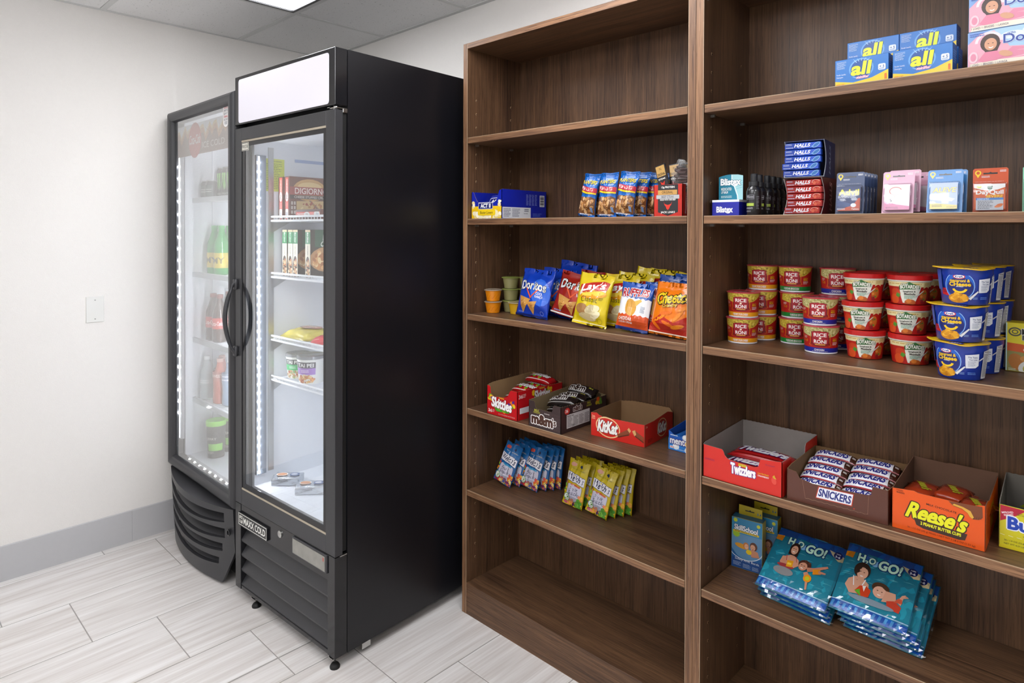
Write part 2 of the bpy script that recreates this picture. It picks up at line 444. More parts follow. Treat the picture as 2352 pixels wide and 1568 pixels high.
for i in range(len(gx) - 1):
    for j in range(len(gy) - 1):
        if (i, j) in lit: continue
        part('ceiling_tile', CTILE, ce, (gx[i] + .013, gy[j + 1] + .013, ZC + .002, gx[i + 1] - .013, gy[j] - .013, ZC + .016), bev=.001)
for i, j, lb in LIGHTS:
    x0, x1, y0, y1 = gx[i] + .014, gx[i + 1] - .014, gy[j + 1] + .014, gy[j] - .014
    t = thing('ceiling_light', lb, 'light', ((x0 + x1) / 2, (y0 + y1) / 2, ZC)); hx, hy = (x1 - x0) / 2, (y1 - y0) / 2
    part('light_frame', CHAR, t, (-hx, -hy, -.004, hx, -hy + .014, .012), (-hx, hy - .014, -.004, hx, hy, .012), (-hx, -hy + .014, -.004, -hx + .014, hy - .014, .012), (hx - .014, -hy + .014, -.004, hx, hy - .014, .012))
    part('diffuser', TUBE, t, (-hx + .0145, -hy + .0145, .002 if (i, j) == (1, 1) else -.085, hx - .0145, hy - .0145, .01))  # unseen diffusers hang deep so their glowing sides brighten the ceiling
t = thing('wall_plate', 'white blank cover plate screwed to the left wall', 'wall plate', (XL, -.840, 1.0825))
bm = bmesh.new(); vs = box(bm, 0, -.035, -.0575, .0055, .035, .0575)
for v in bm.verts:
    if v.co.x > .001: v.co.y *= .93; v.co.z *= .955
obj('plate', bm, mat('white_nylon', '#e4e4e0', .35), t)
for z in (-.0245, .0245):
    bm = bmesh.new(); lathe(bm, [(.0028, 0), (.0028, .0008), (0, .0011)], 10)
    bmesh.ops.rotate(bm, verts=bm.verts, matrix=Matrix.Rotation(PI / 2, 3, 'Y')); bmesh.ops.translate(bm, verts=bm.verts, vec=(.0052, 0, z * 1.7))
    obj('screw', bm, mat('screw_head', '#a9a9a6', .4), t)

# ------------------------------------------------------------------ bookcases
BW, BH, BD, PT, KH = .9484, 2.134, .286, .0225, .1175
def bookcase(x0, label, shelves, tilt):
    t = thing('bookcase', label, 'bookcase', (x0, 0, 0))
    for xa, xb, inner in ((0, PT, 1), (BW - PT, BW, -1)):
        sp = part('side_panel', WOOD_V, t, (xa, 0, 0, xb, BD + .008, BH), bev=.0007)
        bm = bmesh.new(); xi = xb if inner > 0 else xa
        z = .20
        while z < 1.95:
            for y in (.045, .232):
                if min(abs(z - s - .003) for s in shelves) > .02:
                    b2 = [bm.verts.new((xi + inner * .0004, y + .0032 * math.cos(k * PI / 5), z + .0042 * math.sin(k * PI / 5))) for k in range(10)]
                    bm.faces.new(b2); b3 = [bm.verts.new((xi + inner * .0006, y + .001 + .0018 * math.cos(k * PI / 5), z - .0008 + .0026 * math.sin(k * PI / 5))) for k in range(10)]
                    f = bm.faces.new(b3); f.material_index = 1
            z += .0508
        tag(obj('pin_holes', bm, [mat('raw_chipboard_rim', '#b59a78', .7), DARK], sp), kind='stuff')
        part('lit_edge_band', LIT_EDGE_V, sp, (xa + .0008, -.0006, .002, xb - .0008, .0004, BH - .001))
        tx = xb - .0008 if inner > 0 else xa - .0004
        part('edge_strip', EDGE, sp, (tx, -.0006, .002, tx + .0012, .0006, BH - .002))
    part('back_panel', WOOD_V, t, (PT, BD, 0, BW - PT, BD + .008, BH))
    part('top_panel', WOOD_H, t, (PT, 0, BH - .0206, BW - PT, BD, BH), bev=.0006)
    part('lit_edge_band', LIT_EDGE_H, t, (PT + .001, -.0006, BH - .0198, BW - PT - .001, .0004, BH - .0008))
    part('bottom_shelf', WOOD_H, t, (PT, 0, KH - .02, BW - PT, BD, KH), bev=.0006)
    part('kick_board', WOOD_H, t, (PT, .0015, 0, BW - PT, .018, KH - .0205))
    for z in shelves:
        s = part('shelf', WOOD_H, t, (PT + .002, .001, z - .0215, BW - PT - .002, BD - .001, z), bev=.0012)
        part('lit_edge_band', LIT_EDGE_H, s, (PT + .003, .0004, z - .0205, BW - PT - .003, .0012, z - .001))
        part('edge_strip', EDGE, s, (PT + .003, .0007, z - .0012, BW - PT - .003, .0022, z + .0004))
        bm = bmesh.new()
        for x in (PT, BW - PT - .012):
            for y in (.045, .232): box(bm, x, y - .004, z - .0285, x + .012, y + .004, z - .0217)
        tag(obj('shelf_pins', bm, STEEL, t), kind='stuff')
    return t
L1, L3, L4, L5, L6 = 1.783, 1.4809, 1.1266, .7741, .4678
R1, R3, R4, R5, R6 = 1.7805, 1.4806, 1.1274, .7728, .4641
bookcase(0, 'dark walnut bookcase beside the freezer holding chips, candy cartons and nuts', (L1, L3, L4, L5, L6), 0)
rb = bookcase(BW, 'dark walnut bookcase at the right holding noodle cups, medicine and pool toys', (R1, R3, R4, R5, R6), 0)
bm = bmesh.new()
for k, (y, z, w, h) in enumerate(((.022, 2.092, .005, .006), (.02, 2.083, .004, .009), (.02, 2.072, .005, .006))):
    b2 = [bm.verts.new((PT + .0006, y + w * math.cos(q * PI / 5) * (1 + .2 * (q % 2)), z + h * math.sin(q * PI / 5))) for q in range(10)]; bm.faces.new(b2)

L3, L4, L5, L6, R1, R3, R4, R5, R6 = [z + .0005 for z in (L3, L4, L5, L6, R1, R3, R4, R5, R6)]
tag(obj('wall_scuff', bm, mat('grey_scuff', '#8f8f92', .6), next(c for c in rb.children if c.name.startswith('side_panel'))), 'grey rubbed scuff mark near the top')

# ------------------------------------------------------------------ freezer
FZ = thing('display_freezer', 'tall black glass-door freezer with a blank lit header panel', 'freezer', (-.0469, -.5119, 0), .055)
FWD, FB, FT = .6735, .0394, 2.0303
bm = bmesh.new()
D2 = .74
box(bm, -FWD, .0485, FB, -.636, D2, FT); box(bm, -.038, .0485, FB, 0, D2, FT)
box(bm, -.636, .0485, 1.82, -.038, D2, FT); box(bm, -.636, .0485, FB, -.038, D2, .40); box(bm, -.636, .70, .40, -.038, D2, 1.82)
obj('cabinet', bm, BLACK, FZ)
bm = bmesh.new()
box(bm, -.636, .05, .40, -.62, .7, 1.82); box(bm, -.054, .05, .40, -.038, .7, 1.82); box(bm, -.62, .685, .40, -.054, .7, 1.82)
box(bm, -.62, .05, 1.79, -.054, .685, 1.82); box(bm, -.62, .05, .40, -.054, .685, .431)
obj('liner', bm, LINER, FZ)
# header
h = part('header', BLACKG, FZ, (-FWD, 0, 1.8445, 0, .047, FT), bev=.0015)
bm = bmesh.new(); I = Ink(); I.face(plane((0, -.0008, 0), (1, 0, 0), (0, 0, 1)))
pts = []
for cx, cz, a in ((-.045, 2.006, 0), (-.633, 2.006, 90), (-.633, 1.861, 180), (-.045, 1.861, 270)):
    for k in range(5):
        q = math.radians(a + k * 22.5); pts.append((cx + .011 * math.cos(q), cz + .011 * math.sin(q)))
prism(bm, pts, -.0012, .004); obj('lit_panel', bm, LITPANEL, h)
# door
d = bpy.data.objects.new('door', None)
dr = part('door', CHAR, FZ, (-FWD, 0, .3725, -.6245, .03, 1.8295), (-.0528, 0, .3725, 0, .03, 1.8295), (-.6245, 0, .3725, -.0528, .03, .4305), (-.6245, 0, 1.7825, -.0528, .03, 1.8295), bev=.0012)
for za, zb in ((.4315, .4375), (1.7745, 1.7815)): part('trim_strip', BEIGE, dr, (-.6245, .001, za, -.0528, .004, zb))
part('glass_border', BLACKG, dr, (-.6245, .003, .4378, -.6, .007, 1.7742), (-.0705, .003, .4378, -.0528, .007, 1.7742), (-.6, .003, .4378, -.0705, .007, .4575), (-.6, .003, 1.7585, -.0705, .007, 1.7742))
tag(part('door_glass', GLASSF, dr, (-.6, .0042, .4575, -.0705, .0046, 1.7585)), 'clear glass pane reflecting the white wall')
part('gasket', RUBBER, FZ, (-.668, .0305, .38, -.64, .047, 1.82), (-.032, .0305, .38, -.006, .047, 1.82), (-.64, .0305, .38, -.032, .047, .405), (-.64, .0305, 1.79, -.032, .047, 1.82))
bm = bmesh.new(); hp = []
for k in range(17):
    q = k / 16; hp.append((-.66, -.006 - .042 * math.sin(PI * q) ** .8, .952 + .287 * q))
tube(bm, hp, [.0058 + .003 * math.sin(PI * k / 16) for k in range(17)], 10)
box(bm, -.671, -.013, .945, -.649, .0005, .985, .003); box(bm, -.671, -.013, 1.206, -.649, .0005, 1.246, .003)
obj('handle', bm, CHAR, dr, 50)
bm = bmesh.new(); box(bm, -.641, -.002, .965, -.627, .002, 1.226, .001)
obj('handle_backplate', bm, CHAR, dr)
bm = bmesh.new(); box(bm, -.036, .004, 1.8335, 0.0008, .038, 1.8365); box(bm, -.002, .03, 1.822, .001, .047, 1.8365, .001)
lathe(bm, [(.008, 1.8295), (.008, 1.8435)], 12, -.014, .012); box(bm, -.05, .004, 1.838, -.036, .03, 1.840)
obj('hinge', bm, STEEL, FZ)
bm = bmesh.new(); box(bm, -.012, .02, .3685, .0008, .046, .3715); obj('hinge', bm, STEEL, FZ)
# base cover, louvers
bc = part('base_cover', BLACKG, FZ, (-FWD, 0, FB, -.6315, .047, .3705), (-.0418, 0, FB, 0, .047, .3705), (-.6315, .002, .284, -.0418, .047, .3705), (-.6315, .002, FB, -.0418, .047, .054), bev=.001)
part('recess_back', DARK, FZ, (-.6315, .044, .054, -.0418, .046, .284))
for k in range(4):
    zb = .0545 + .0577 * k
    bm = bmesh.new()
    prism(bm, [(.0025, zb + .0055), (.0055, zb - .0035), (.007, zb - .0035), (.038, zb + .048), (.038, zb + .051)], -.6312, -.0421, ax='x')
    obj('louver', bm, CHAR, bc)
bm = bmesh.new(); box(bm, -.6385, -.006, .2945, -.4225, .0015, .343, .001); bd = obj('badge', bm, BLACKG, bc)
I = Ink(); I.face(plane((0, -.006, 0), (1, 0, 0), (0, 0, 1)))
def frame(I, x0, y0, x1, y1, w, c):
    I.many([[(x0, y0), (x1, y0), (x1, y0 + w), (x0, y0 + w)], [(x0, y1 - w), (x1, y1 - w), (x1, y1), (x0, y1)], [(x0, y0), (x0 + w, y0), (x0 + w, y1), (x0, y1)], [(x1 - w, y0), (x1, y0), (x1, y1), (x1 - w, y1)]], c)
frame(I, -.6365, .2965, -.4245, .341, .0022, '#f0efe8')
I.rect(-.629, .305, -.605, .333, '#e6e5de'); I.many([[(-.6195, .307), (-.6145, .307), (-.6145, .331), (-.6195, .331)], [(-.627, .3165), (-.607, .3165), (-.607, .3215), (-.627, .3215)], [(-.626, .309), (-.622, .309), (-.622, .313), (-.626, .313)], [(-.612, .325), (-.608, .325), (-.608, .329), (-.612, .329)]], '#1a1a1b')
I.text('MAXX COLD', -.515, .3188, .163, .026, '#f3f2ec', .03)
tag(I.build('lettering', bd, MATTE), 'white frame, square emblem and lettering reading MAXX COLD')
bm = bmesh.new(); lathe(bm, [(.0125, 0), (.0125, .004), (.009, .006), (.004, .006), (0, .0045)], 18)
bmesh.ops.rotate(bm, verts=bm.verts, matrix=Matrix.Rotation(PI / 2, 3, 'X')); bmesh.ops.translate(bm, verts=bm.verts, vec=(-.3405, .002, .345)); obj('lock', bm, STEEL, bc, 40)
ds = part('thermostat_window', CHAR, bc, (-.25, -.005, .308, -.0398, .002, .3685), bev=.0012)
part('thermostat_pane', mat('smoky_clear_cover', '#8d8b84', .12, coat=.5, var=.25, vscale=30), ds, (-.2465, -.0062, .3125, -.049, -.005, .362))
part('warning_mark', mat('dull_red_mark', '#a5625a', .4), ds, (-.0615, -.0068, .345, -.053, -.0062, .357))
for fx_, fy_ in ((-.54, .016), (-.02, .014), (-.6, .66), (-.06, .66)):
    bm = bmesh.new(); lathe(bm, [(.0165, 0), (.017, .005), (.0125, .0125), (.006, .0155)], 18, fx_, fy_)
    f = obj('foot', bm, RUBBER, FZ, 40)
    bm = bmesh.new(); lathe(bm, [(.0042, .02), (.0042, .045)], 10, fx_, fy_); box(bm, fx_ - .018, fy_ - .012, .030, fx_ + .006, fy_ + .05, .0322)
    box(bm, fx_ - .018, fy_ - .012, .0322, fx_ - .016, fy_ + .05, .0394); obj('foot_bolt', bm, STEEL, f)
bm = bmesh.new(); box(bm, -.012, .115, .012, -.0095, .15, .0398, .0008)
obj('roller_bracket', bm, STEEL, FZ)
# FREEZER sticker
st = part('sticker', mat('cream_label', '#e9e6da', .4), dr, (-.6235, .0016, 1.741, -.5715, .0028, 1.772))
I = Ink(); I.face(plane((0, .0016, 0), (1, 0, 0), (0, 0, 1))); frame(I, -.622, 1.7425, -.573, 1.7705, .002, '#33312e'); I.text('FREEZER', -.5975, 1.7565, .043, .013, '#2a2927', .0); I.build('lettering', st, MATTE)
# inside: pilasters, LED lamp, notices
for x, y in ((-.617, .118), (-.617, .56), (-.057, .56)):
    bm = bmesh.new(); s_ = 1 if x < -.3 else -1
    box(bm, x - .002, y - .011, .476, x + .002, y + .011, 1.765); obj('shelf_standard', bm, STEEL, FZ)
lm = part('led_lamp', mat('lamp_extrusion', '#565e6a', .4), FZ, (-.62, .052, .475, -.606, .092, 1.73))
bm = bmesh.new(); box(bm, -.606, .058, .48, -.603, .064, 1.725); obj('lens', bm, LEDBAR, lm)
bm = bmesh.new()
for k in range(36):
    z = .485 + k * (1.70 - .485) / 35; lathe(bm, [(0, z - .0042), (.0036, z - .0022), (.0042, z), (.0036, z + .0022), (0, z + .0042)], 8, -.6025, .061)
tag(obj('led_chips', bm, LEDM, lm), kind='stuff')
lm = part('led_lamp', mat('added_lamp_extrusion', '#b9c4d2', .3, metal=.4), FZ, (-.068, .052, .475, -.054, .092, 1.73))
bm = bmesh.new(); box(bm, -.066, .092, .48, -.058, .0945, 1.725); obj('lens', bm, FILL_FZ, lm)  # lamp added out of sight behind the right stile to brighten the freezer inside
nt_ = part('notice', mat('yellow_green_paper', '#d3dc4a', .6), FZ, (-.6199, .094, 1.592, -.6194, .178, 1.722))
I = Ink(); I.face(plane((-.6194, 0, 0), (0, 1, 0), (0, 0, 1))); I.text('IMPORTANT WARNING', .136, 1.712, .06, .005, '#5d6a2b', .02); I.lines(.1, 1.6, .172, 1.705, 15, '#7f8c36', .4); I.build('lettering', nt_, MATTE)
ff = part('load_line_label', mat('pale_blue_label', '#a9bcdf', .5), FZ, (-.6199, .225, 1.715, -.6194, .44, 1.728), (-.6199, .225, 1.722, -.6192, .44, 1.726))
def wire_shelf(z, tilt):
    bm = bmesh.new(); ya, yb, xa, xb = .118, .56, -.612, -.062
    for y, zz in ((ya, z + .016), (ya, z), (yb, z)): tube(bm, [(xa, y, zz), (xb, y, zz)], .0042, 8)
    for x in (xa, xb): tube(bm, [(x, ya, z), (x, yb, z)], .0035, 6)
    for y in (.25, .4): tube(bm, [(xa, y, z - .005), (xb, y, z - .005)], .003, 6)
    n = 27
    for k in range(1, n):
        x = xa + (xb - xa) * k / n; tube(bm, [(x, ya, z + .016), (x, ya, z + .003), (x, ya + .006, z + .001), (x, yb, z + .001)], .0017, 5)
    s = obj('wire_shelf', bm, WIREW, FZ)
    for x in (-.618, -.058):
        bm = bmesh.new(); prism(bm, [(.118, z - .006), (.2, z - .006), (.118, z - .05)], x, x + .003, ax='x')
        obj('shelf_bracket', bm, STEEL, s)
FS = (1.474, 1.25, 1.0, .84)
for z in FS: wire_shelf(z, 0)
FR = FZ.matrix_world if False else Matrix.Translation((-.0469, -.5119, 0)) @ Matrix.Rotation(.055, 4, 'Z')
def inF(x, y, z): return FR @ Vector((x, y, z))

# freezer goods -----------------------------------------------------------
def carton(name, label, cat, w, d, h, cols, group=None, rnd=.0006):
    """closed carton, base centre at origin, front face at -Y; cols = base colour"""
    t = thing(name, label, cat, group=group)
    bm = bmesh.new(); box(bm, -w / 2, -d / 2, 0, w / 2, d / 2, h, rnd); obj('carton', bm, mat(name + '_board', cols, .42, coat=.15), t)
    return t
def faces(w, d, h):
    o = dict(F=plane((-w / 2, -d / 2, 0), (1, 0, 0), (0, 0, 1)), S=plane((w / 2, -d / 2, 0), (0, 1, 0), (0, 0, 1)), T=plane((-w / 2, -d / 2, h), (1, 0, 0), (0, 1, 0)), L=plane((-w / 2, d / 2, 0), (0, -1, 0), (0, 0, 1)))
    for k, fn in o.items(): fn.clip = (.0006, .001, (w if k in 'FT' else d) - .0006, (d if k == 'T' else h) - .0006)
    return o
w, dd, h = .038, .19, .172
p = carton('pizza_box', '', 'frozen pizza', w, dd, h, '#5a2b20', 'frozen pizzas on the top freezer shelf'); f = faces(w, dd, h); I = Ink()
I.face(f['F']); I.rect(.002, .002, w - .002, h - .002, '#4c2420'); I.rect(.009, .004, .029, .168, '#d8433a'); I.text('DIGIORNO', .019, .136, .05, .011, '#fff2ea', .02, rot=90); I.ell(.019, .092, .010, .020, '#f3f3f1'); I.lines(.012, .082, .026, .1, 4, '#8a4a40')
I.rect(.011, .046, .027, .07, '#e8867e'); I.rr(.009, .006, .029, .044, .007, '#f3f3f1'); I.lines(.012, .012, .026, .03, 4, '#7787a5')
I.face(f['S']); I.rect(0, 0, dd, h, '#6b3a2a'); I.ell(.09, .12, .075, .045, '#c99a5c'); I.ell(.09, .132, .055, .02, '#e0c286'); I.rect(0, .1, dd, .132, '#9c3a34'); I.text('DIGIORNO', .098, .116, .15, .024, '#f3ebe4', .012); I.rect(0, .084, dd, .099, '#3d2a26')
I.text('CHEESE STUFFED CRUST', .095, .0915, .15, .009, '#e8ddd3', .01); I.poly([(.03, .03), (.03, .075), (.16, .078), (.18, .02)], '#d2b27a'); I.poly([(.085, .078), (.092, .08), (.15, .03), (.135, .028)], '#8f6a58'); I.blobs(.1, .05, .06, .02, 26, .005, ['#b9803f', '#e6cf9a', '#a5462f'], 5)
for k in range(4):
    for q in range(2): I.rect(.006 + .012 * q, .006 + .018 * k, .014 + .012 * q, .019 + .018 * k, '#cfc4bb')
I.build('print', p, PAPER)
S = Series(p)
for k, (x, lb) in enumerate(((-.597, 'upright pizza box, the leftmost on the top freezer shelf'), (-.551, 'upright pizza box showing its pizza picture on the top freezer shelf'))): S(inF(x, .245, FS[0] + .0035), lb, .055)
S(inF(-.30, .235, FS[0] + .0035), 'pizza box lying flat at the front of the top freezer shelf', .055, ry=-PI / 2)
w, dd, h = .036, .17, .185
p = carton('meal_box', '', 'frozen meal', w, dd, h, '#2e2a22', 'frozen meal boxes on the second freezer shelf'); f = faces(w, dd, h); I = Ink()
I.face(f['F']); I.rect(.001, 0, w - .001, h, '#efe9d6'); I.rect(.001, .13, w - .001, .176, '#2f8a55'); I.rect(.001, .176, w - .001, h, '#e6d2b0'); I.text('Marie Callender', .018, .154, .04, .012, '#f5f7f2', .02, rot=-90, shear=.2)
I.text('CHICKEN', .018, .105, .036, .009, '#6a6a58', 0, rot=-90); I.ell(.018, .038, .015, .044, '#3b2e24'); I.blobs(.018, .034, .012, .036, 46, .0045, ['#e8c79a', '#d9a06a', '#f2e2c4', '#b9603f'], 9)
I.face(f['S']); I.rect(0, 0, dd, h, '#3a3026'); I.rect(.02, .118, dd, h, '#31563f'); I.text('Marie', .085, .158, .06, .024, '#f0f0ea', .015, shear=.25, rot=8); I.text("Callender's", .095, .136, .1, .02, '#f0f0ea', .015, shear=.25, rot=8); I.ell(.08, .07, .085, .05, '#b5875a'); I.blobs(.085, .07, .07, .042, 60, .011, ['#d8a56c', '#c98a4e', '#e9cf9c', '#a86a3c'], 3); I.lines(.09, .006, .16, .02, 2, '#e3ddd0')
I.build('print', p, PAPER); S = Series(p)
for x, lb in ((-.586, 'green and cream frozen meal box standing leftmost on the second freezer shelf'), (-.544, 'left box of the touching pair of green and cream frozen meals'), (-.507, 'right box of the touching pair of green and cream frozen meals'), (-.418, 'frozen meal box set apart, its dark picture side showing on the second freezer shelf')): S(inF(x, .245, FS[1] + .0035), lb, .055)
# rest of the freezer goods
def cup(name, label, cat, r0, h, r1, body, lid, lidr=None, lidh=.006, group=None, lidm=None, rough=.4, foot=None):
    """tapered tub with a rim and lid; foot (r0) below, mouth (r1) above"""
    t = thing(name, label, cat, group=group); lr = lidr or r1 + .003
    bm = bmesh.new(); lathe(bm, [(r0 - .002, .0015), (r0 - .0012, 0), (r0, .0008), (r0 + (r1 - r0) * .5, h * .5), (r1, h - .002), (r1 - .001, h - .001)], 40)
    obj('tub', bm, mat(name + '_tub', body, rough, coat=.2), t, 40)
    bm = bmesh.new(); lathe(bm, [(lr - .003, h - .0015), (lr, h - .0005), (lr, h - .0015 + lidh), (lr - .004, h + lidh), (lr - .006, h + lidh - .001), (0, h + lidh - .001)], 40)
    obj('lid', bm, lidm or mat(name + '_lid', lid, .35, coat=.2), t, 35)
    return t
p = cup('frozen_noodle_tub', '', 'frozen noodles', .040, .088, .047, '#e9ebe6', '#8b8a88', .0485, .011, 'clear lidded noodle tubs in the freezer', lidm=mat('clear_grey_lid', '#8d9092', .15, coat=.4))
I = Ink(); I.face(cone(.040, 0, .047, .088), (.004, 0)); I.rect(-.042, .056, .03, .078, '#4a4a4c'); I.text('TAI PEI', -.004, .067, .056, .013, '#f2f2ee', .03); I.rect(-.042, .034, .03, .057, '#45b56e'); I.lines(-.02, .041, .01, .051, 2, '#f2fbf4', .4); I.blobs(-.006, .018, .032, .014, 60, .005, ['#d8a97c', '#e9d6b4', '#b98a5c', '#8fae6a', '#c2684a'], 4)
I.build('print', p, PAPER); p2 = dup(p, (0, 0, 0)); place(p, inF(-.562, .205, FS[3] + .0035), .7, label='frozen noodle tub with a green band on the lowest freezer shelf')
for c in list(p2.children):
    if c.name.startswith('print'): bpy.data.objects.remove(c)
I = Ink(); I.face(cone(.040, 0, .047, .088), (.004, 0)); I.rect(-.042, .056, .03, .078, '#4a4a4c'); I.text('TAI PEI', -.004, .067, .056, .013, '#f2f2ee', .03); I.rect(-.042, .034, .03, .057, '#a57cc8'); I.lines(-.02, .041, .01, .051, 2, '#f7f2fb', .4); I.blobs(-.006, .018, .032, .014, 60, .005, ['#e0a05c', '#efd9a8', '#c9824c', '#d8b26a', '#b9603a'], 8)
I.build('print', p2, PAPER); place(p2, inF(-.445, .192, FS[3] + .0035), .7, scale=(1.15, 1.15, 1.1), label='frozen noodle tub with a purple band on the lowest freezer shelf')
t = dup(p2, inF(-.46, .34, FS[3] + .0035), .7, 'clear lidded noodle tub behind the purple banded one'); t.scale = (1.15, 1.15, 1.1)

def pillow(bm, w, d, h, seed, n=14, m=10, mi=0, wr=.25):
    """soft sealed pack lying flat, base at z=0"""
    q = Vector((seed * 3.1, seed * 1.7, seed)); top = []; bot = []
    for j in range(m + 1):
        a = []; b = []
        for i in range(n + 1):
            u, v = 2 * i / n - 1, 2 * j / m - 1
            e = max(0, 1 - abs(u) ** 3) ** .5 * max(0, 1 - abs(v) ** 3) ** .5
            k = noise.noise(Vector((u * 3, v * 3, 0)) + q); k2 = noise.noise(Vector((u * 8, v * 8, 4)) + q)
            x, y = u * w / 2 * (1 + .03 * k), v * d / 2 * (1 + .03 * k2)
            a.append(bm.verts.new((x, y, h * .18 + h * .82 * e * (1 + wr * k + wr * .4 * k2)))); b.append(bm.verts.new((x * .97, y * .97, h * .18 * (1 - e))))
        top.append(a); bot.append(b)
    for j in range(m):
        for i in range(n):
            for g, fl in ((top, 0), (bot, 1)):
                c = [g[j][i], g[j][i + 1], g[j + 1][i + 1], g[j + 1][i]]
                f = bm.faces.new(c[::-1] if fl else c); f.smooth = True; f.material_index = mi
    rim = [(0, i, 0, i + 1) for i in range(n)] + [(m, i + 1, m, i) for i in range(n)] + [(j + 1, 0, j, 0) for j in range(m)] + [(j, n, j + 1, n) for j in range(m)]
    for a, b, c, e in rim: bm.faces.new((top[a][b], bot[a][b], bot[c][e], top[c][e])).material_index = mi
    return top
for k, (lx, ly, wd, dp, ht, c1, c2, lb) in enumerate(((-.505, .22, .19, .15, .042, '#d9c94f', '#b86a45', 'yellow frozen sandwich pack lying on the third freezer shelf'), (-.38, .36, .15, .12, .04, '#b98a3c', '#c9903c', 'brown and gold frozen pack behind the yellow one'), (-.322, .205, .15, .10, .035, '#d4454a', '#e8e0dc', 'red frozen pack at the edge of the third freezer shelf'))):
    t = thing('frozen_pack', lb, 'frozen food', inF(lx, ly, FS[2] + .0035), .1 + .3 * k)
    bm = bmesh.new(); top = pillow(bm, wd, dp, ht, 3 + k); obj('wrapper', bm, mat('frozen_wrapper', c1, .25, coat=.4, var=.25, vscale=30, bump=.3, bscale=40), t)
    I = Ink(); I.h0 = .0015; I.face(lambda u, v, h, T=top, wd=wd, dp=dp, ht=ht: Vector((u, v, ht * (.2 + .8 * max(0, 1 - abs(2 * u / wd) ** 3) ** .5 * max(0, 1 - abs(2 * v / dp) ** 3) ** .5) + .004 + h)), (.012, .012))
    I.ell(0, .01, wd * .3, dp * .25, c2); I.text('CHICKEN', 0, .01, wd * .4, .014, '#fff4d8', .02); I.build('print', t, GLOSS)
FOIL = mat('crumpled_silver_foil', '#cfd3d9', .2, metal=.75, bump=.6, bscale=70)
bm = bmesh.new(); box(bm, -.055, -.032, 0, .055, .032, .032, .004, 2); bmesh.ops.subdivide_edges(bm, edges=bm.edges[:], cuts=4, use_grid_fill=True)
for v in bm.verts: v.co += noise.noise_vector(v.co * 70) * .0035; v.co.z = max(v.co.z, 0)
p = thing('ice_cream_sandwich', '', 'ice cream', group='silver wrapped ice cream blocks on the freezer floor'); obj('wrapper', bm, FOIL, p)
I = Ink(); I.h0 = .0035; I.face(plane((0, 0, .032), (1, 0, 0), (0, 1, 0))); I.ell(-.022, 0, .021, .015, '#d9935e'); I.ring(-.022, 0, .021, .015, .003, '#f6efe4'); I.rr(.01, -.014, .045, .016, .008, '#5b6f9c'); I.ell(.026, .002, .013, .008, '#d8dce6'); I.build('print', p, GLOSS)
S = Series(p)
for lx, ly, rz, lb in ((-.545, .15, .75, 'silver wrapped ice cream block nearest the LED strip on the freezer floor'), (-.40, .165, .8, 'silver wrapped ice cream block at the right on the freezer floor'), (-.40, .29, .75, 'silver wrapped ice cream block farthest back on the freezer floor')): S(inF(lx, ly, .4315), lb, rz)

# ------------------------------------------------------------------ drinks cooler
CX0, CX1, CYF = -1.455, -.727, -.56
CO = thing('drinks_cooler', 'black glass-door drinks cooler with a red and brown drink banner', 'cooler', (-1.091, CYF, 0))
HW = (CX1 - CX0) / 2
bm = bmesh.new()
box(bm, -HW + .012, .062, .03, -HW + .04, .78, 1.985); box(bm, HW - .072, .062, .03, HW - .044, .78, 1.985)
box(bm, -HW + .04, .062, 1.95, HW - .072, .78, 1.985); box(bm, -HW + .04, .062, .03, HW - .072, .78, .345); box(bm, -HW + .04, .75, .345, HW - .072, .78, 1.95)
obj('cabinet', bm, BLACK, CO)
bm = bmesh.new(); a = HW - .04
box(bm, -a, .064, .345, -a + .012, .75, 1.95); a2 = HW - .072; box(bm, a2 - .012, .064, .345, a2, .75, 1.95); box(bm, -a, .738, .345, a2, .75, 1.95); box(bm, -a, .064, 1.938, a2, .75, 1.95); box(bm, -a, .064, .345, a2, .75, .372)
obj('liner', bm, LINER, CO)
bm = bmesh.new(); box(bm, -HW + .01, .07, 1.985, -HW + .05, .11, 2.003, .002); obj('hinge_cap', bm, BLACK, CO)
# door: rounded frame swept as four mitred bars
dz0, dz1, fwid = .334, 1.984, .052
bm = bmesh.new()
sec = [(0, .055), (0, .018), (.006, .006), (.016, 0), (.034, .001), (.046, .008), (fwid, .02), (fwid, .055)]
cor = [(-HW, dz0, 1, 1), (HW, dz0, -1, 1), (HW, dz1, -1, -1), (-HW, dz1, 1, -1)]; rings = []
for x, z, sx_, sz_ in cor: rings.append([bm.verts.new((x + sx_ * a_, b_, z + sz_ * a_)) for a_, b_ in sec])
for i in range(4):
    A, B = rings[i], rings[(i + 1) % 4]
    for k in range(len(sec)): bm.faces.new((A[k], A[(k + 1) % len(sec)], B[(k + 1) % len(sec)], B[k]))
bmesh.ops.recalc_face_normals(bm, faces=bm.faces[:])
cdr = obj('door', bm, CHAR, CO, 30)
gx0, gx1, gz0, gz1 = -HW + fwid, HW - fwid, dz0 + fwid, dz1 - fwid
GREYB = mat('grey_glass_border', '#77777a', .3)
for b in ((gx0, .024, gz0, gx0 + .012, .026, gz1), (gx1 - .012, .024, gz0, gx1, .026, gz1)): part('glass_border', GREYB, cdr, b)
tag(part('door_glass', GLASSC, cdr, (gx0, .0205, gz0, gx1, .021, gz1)), 'hazy glass pane mirroring the white wall')
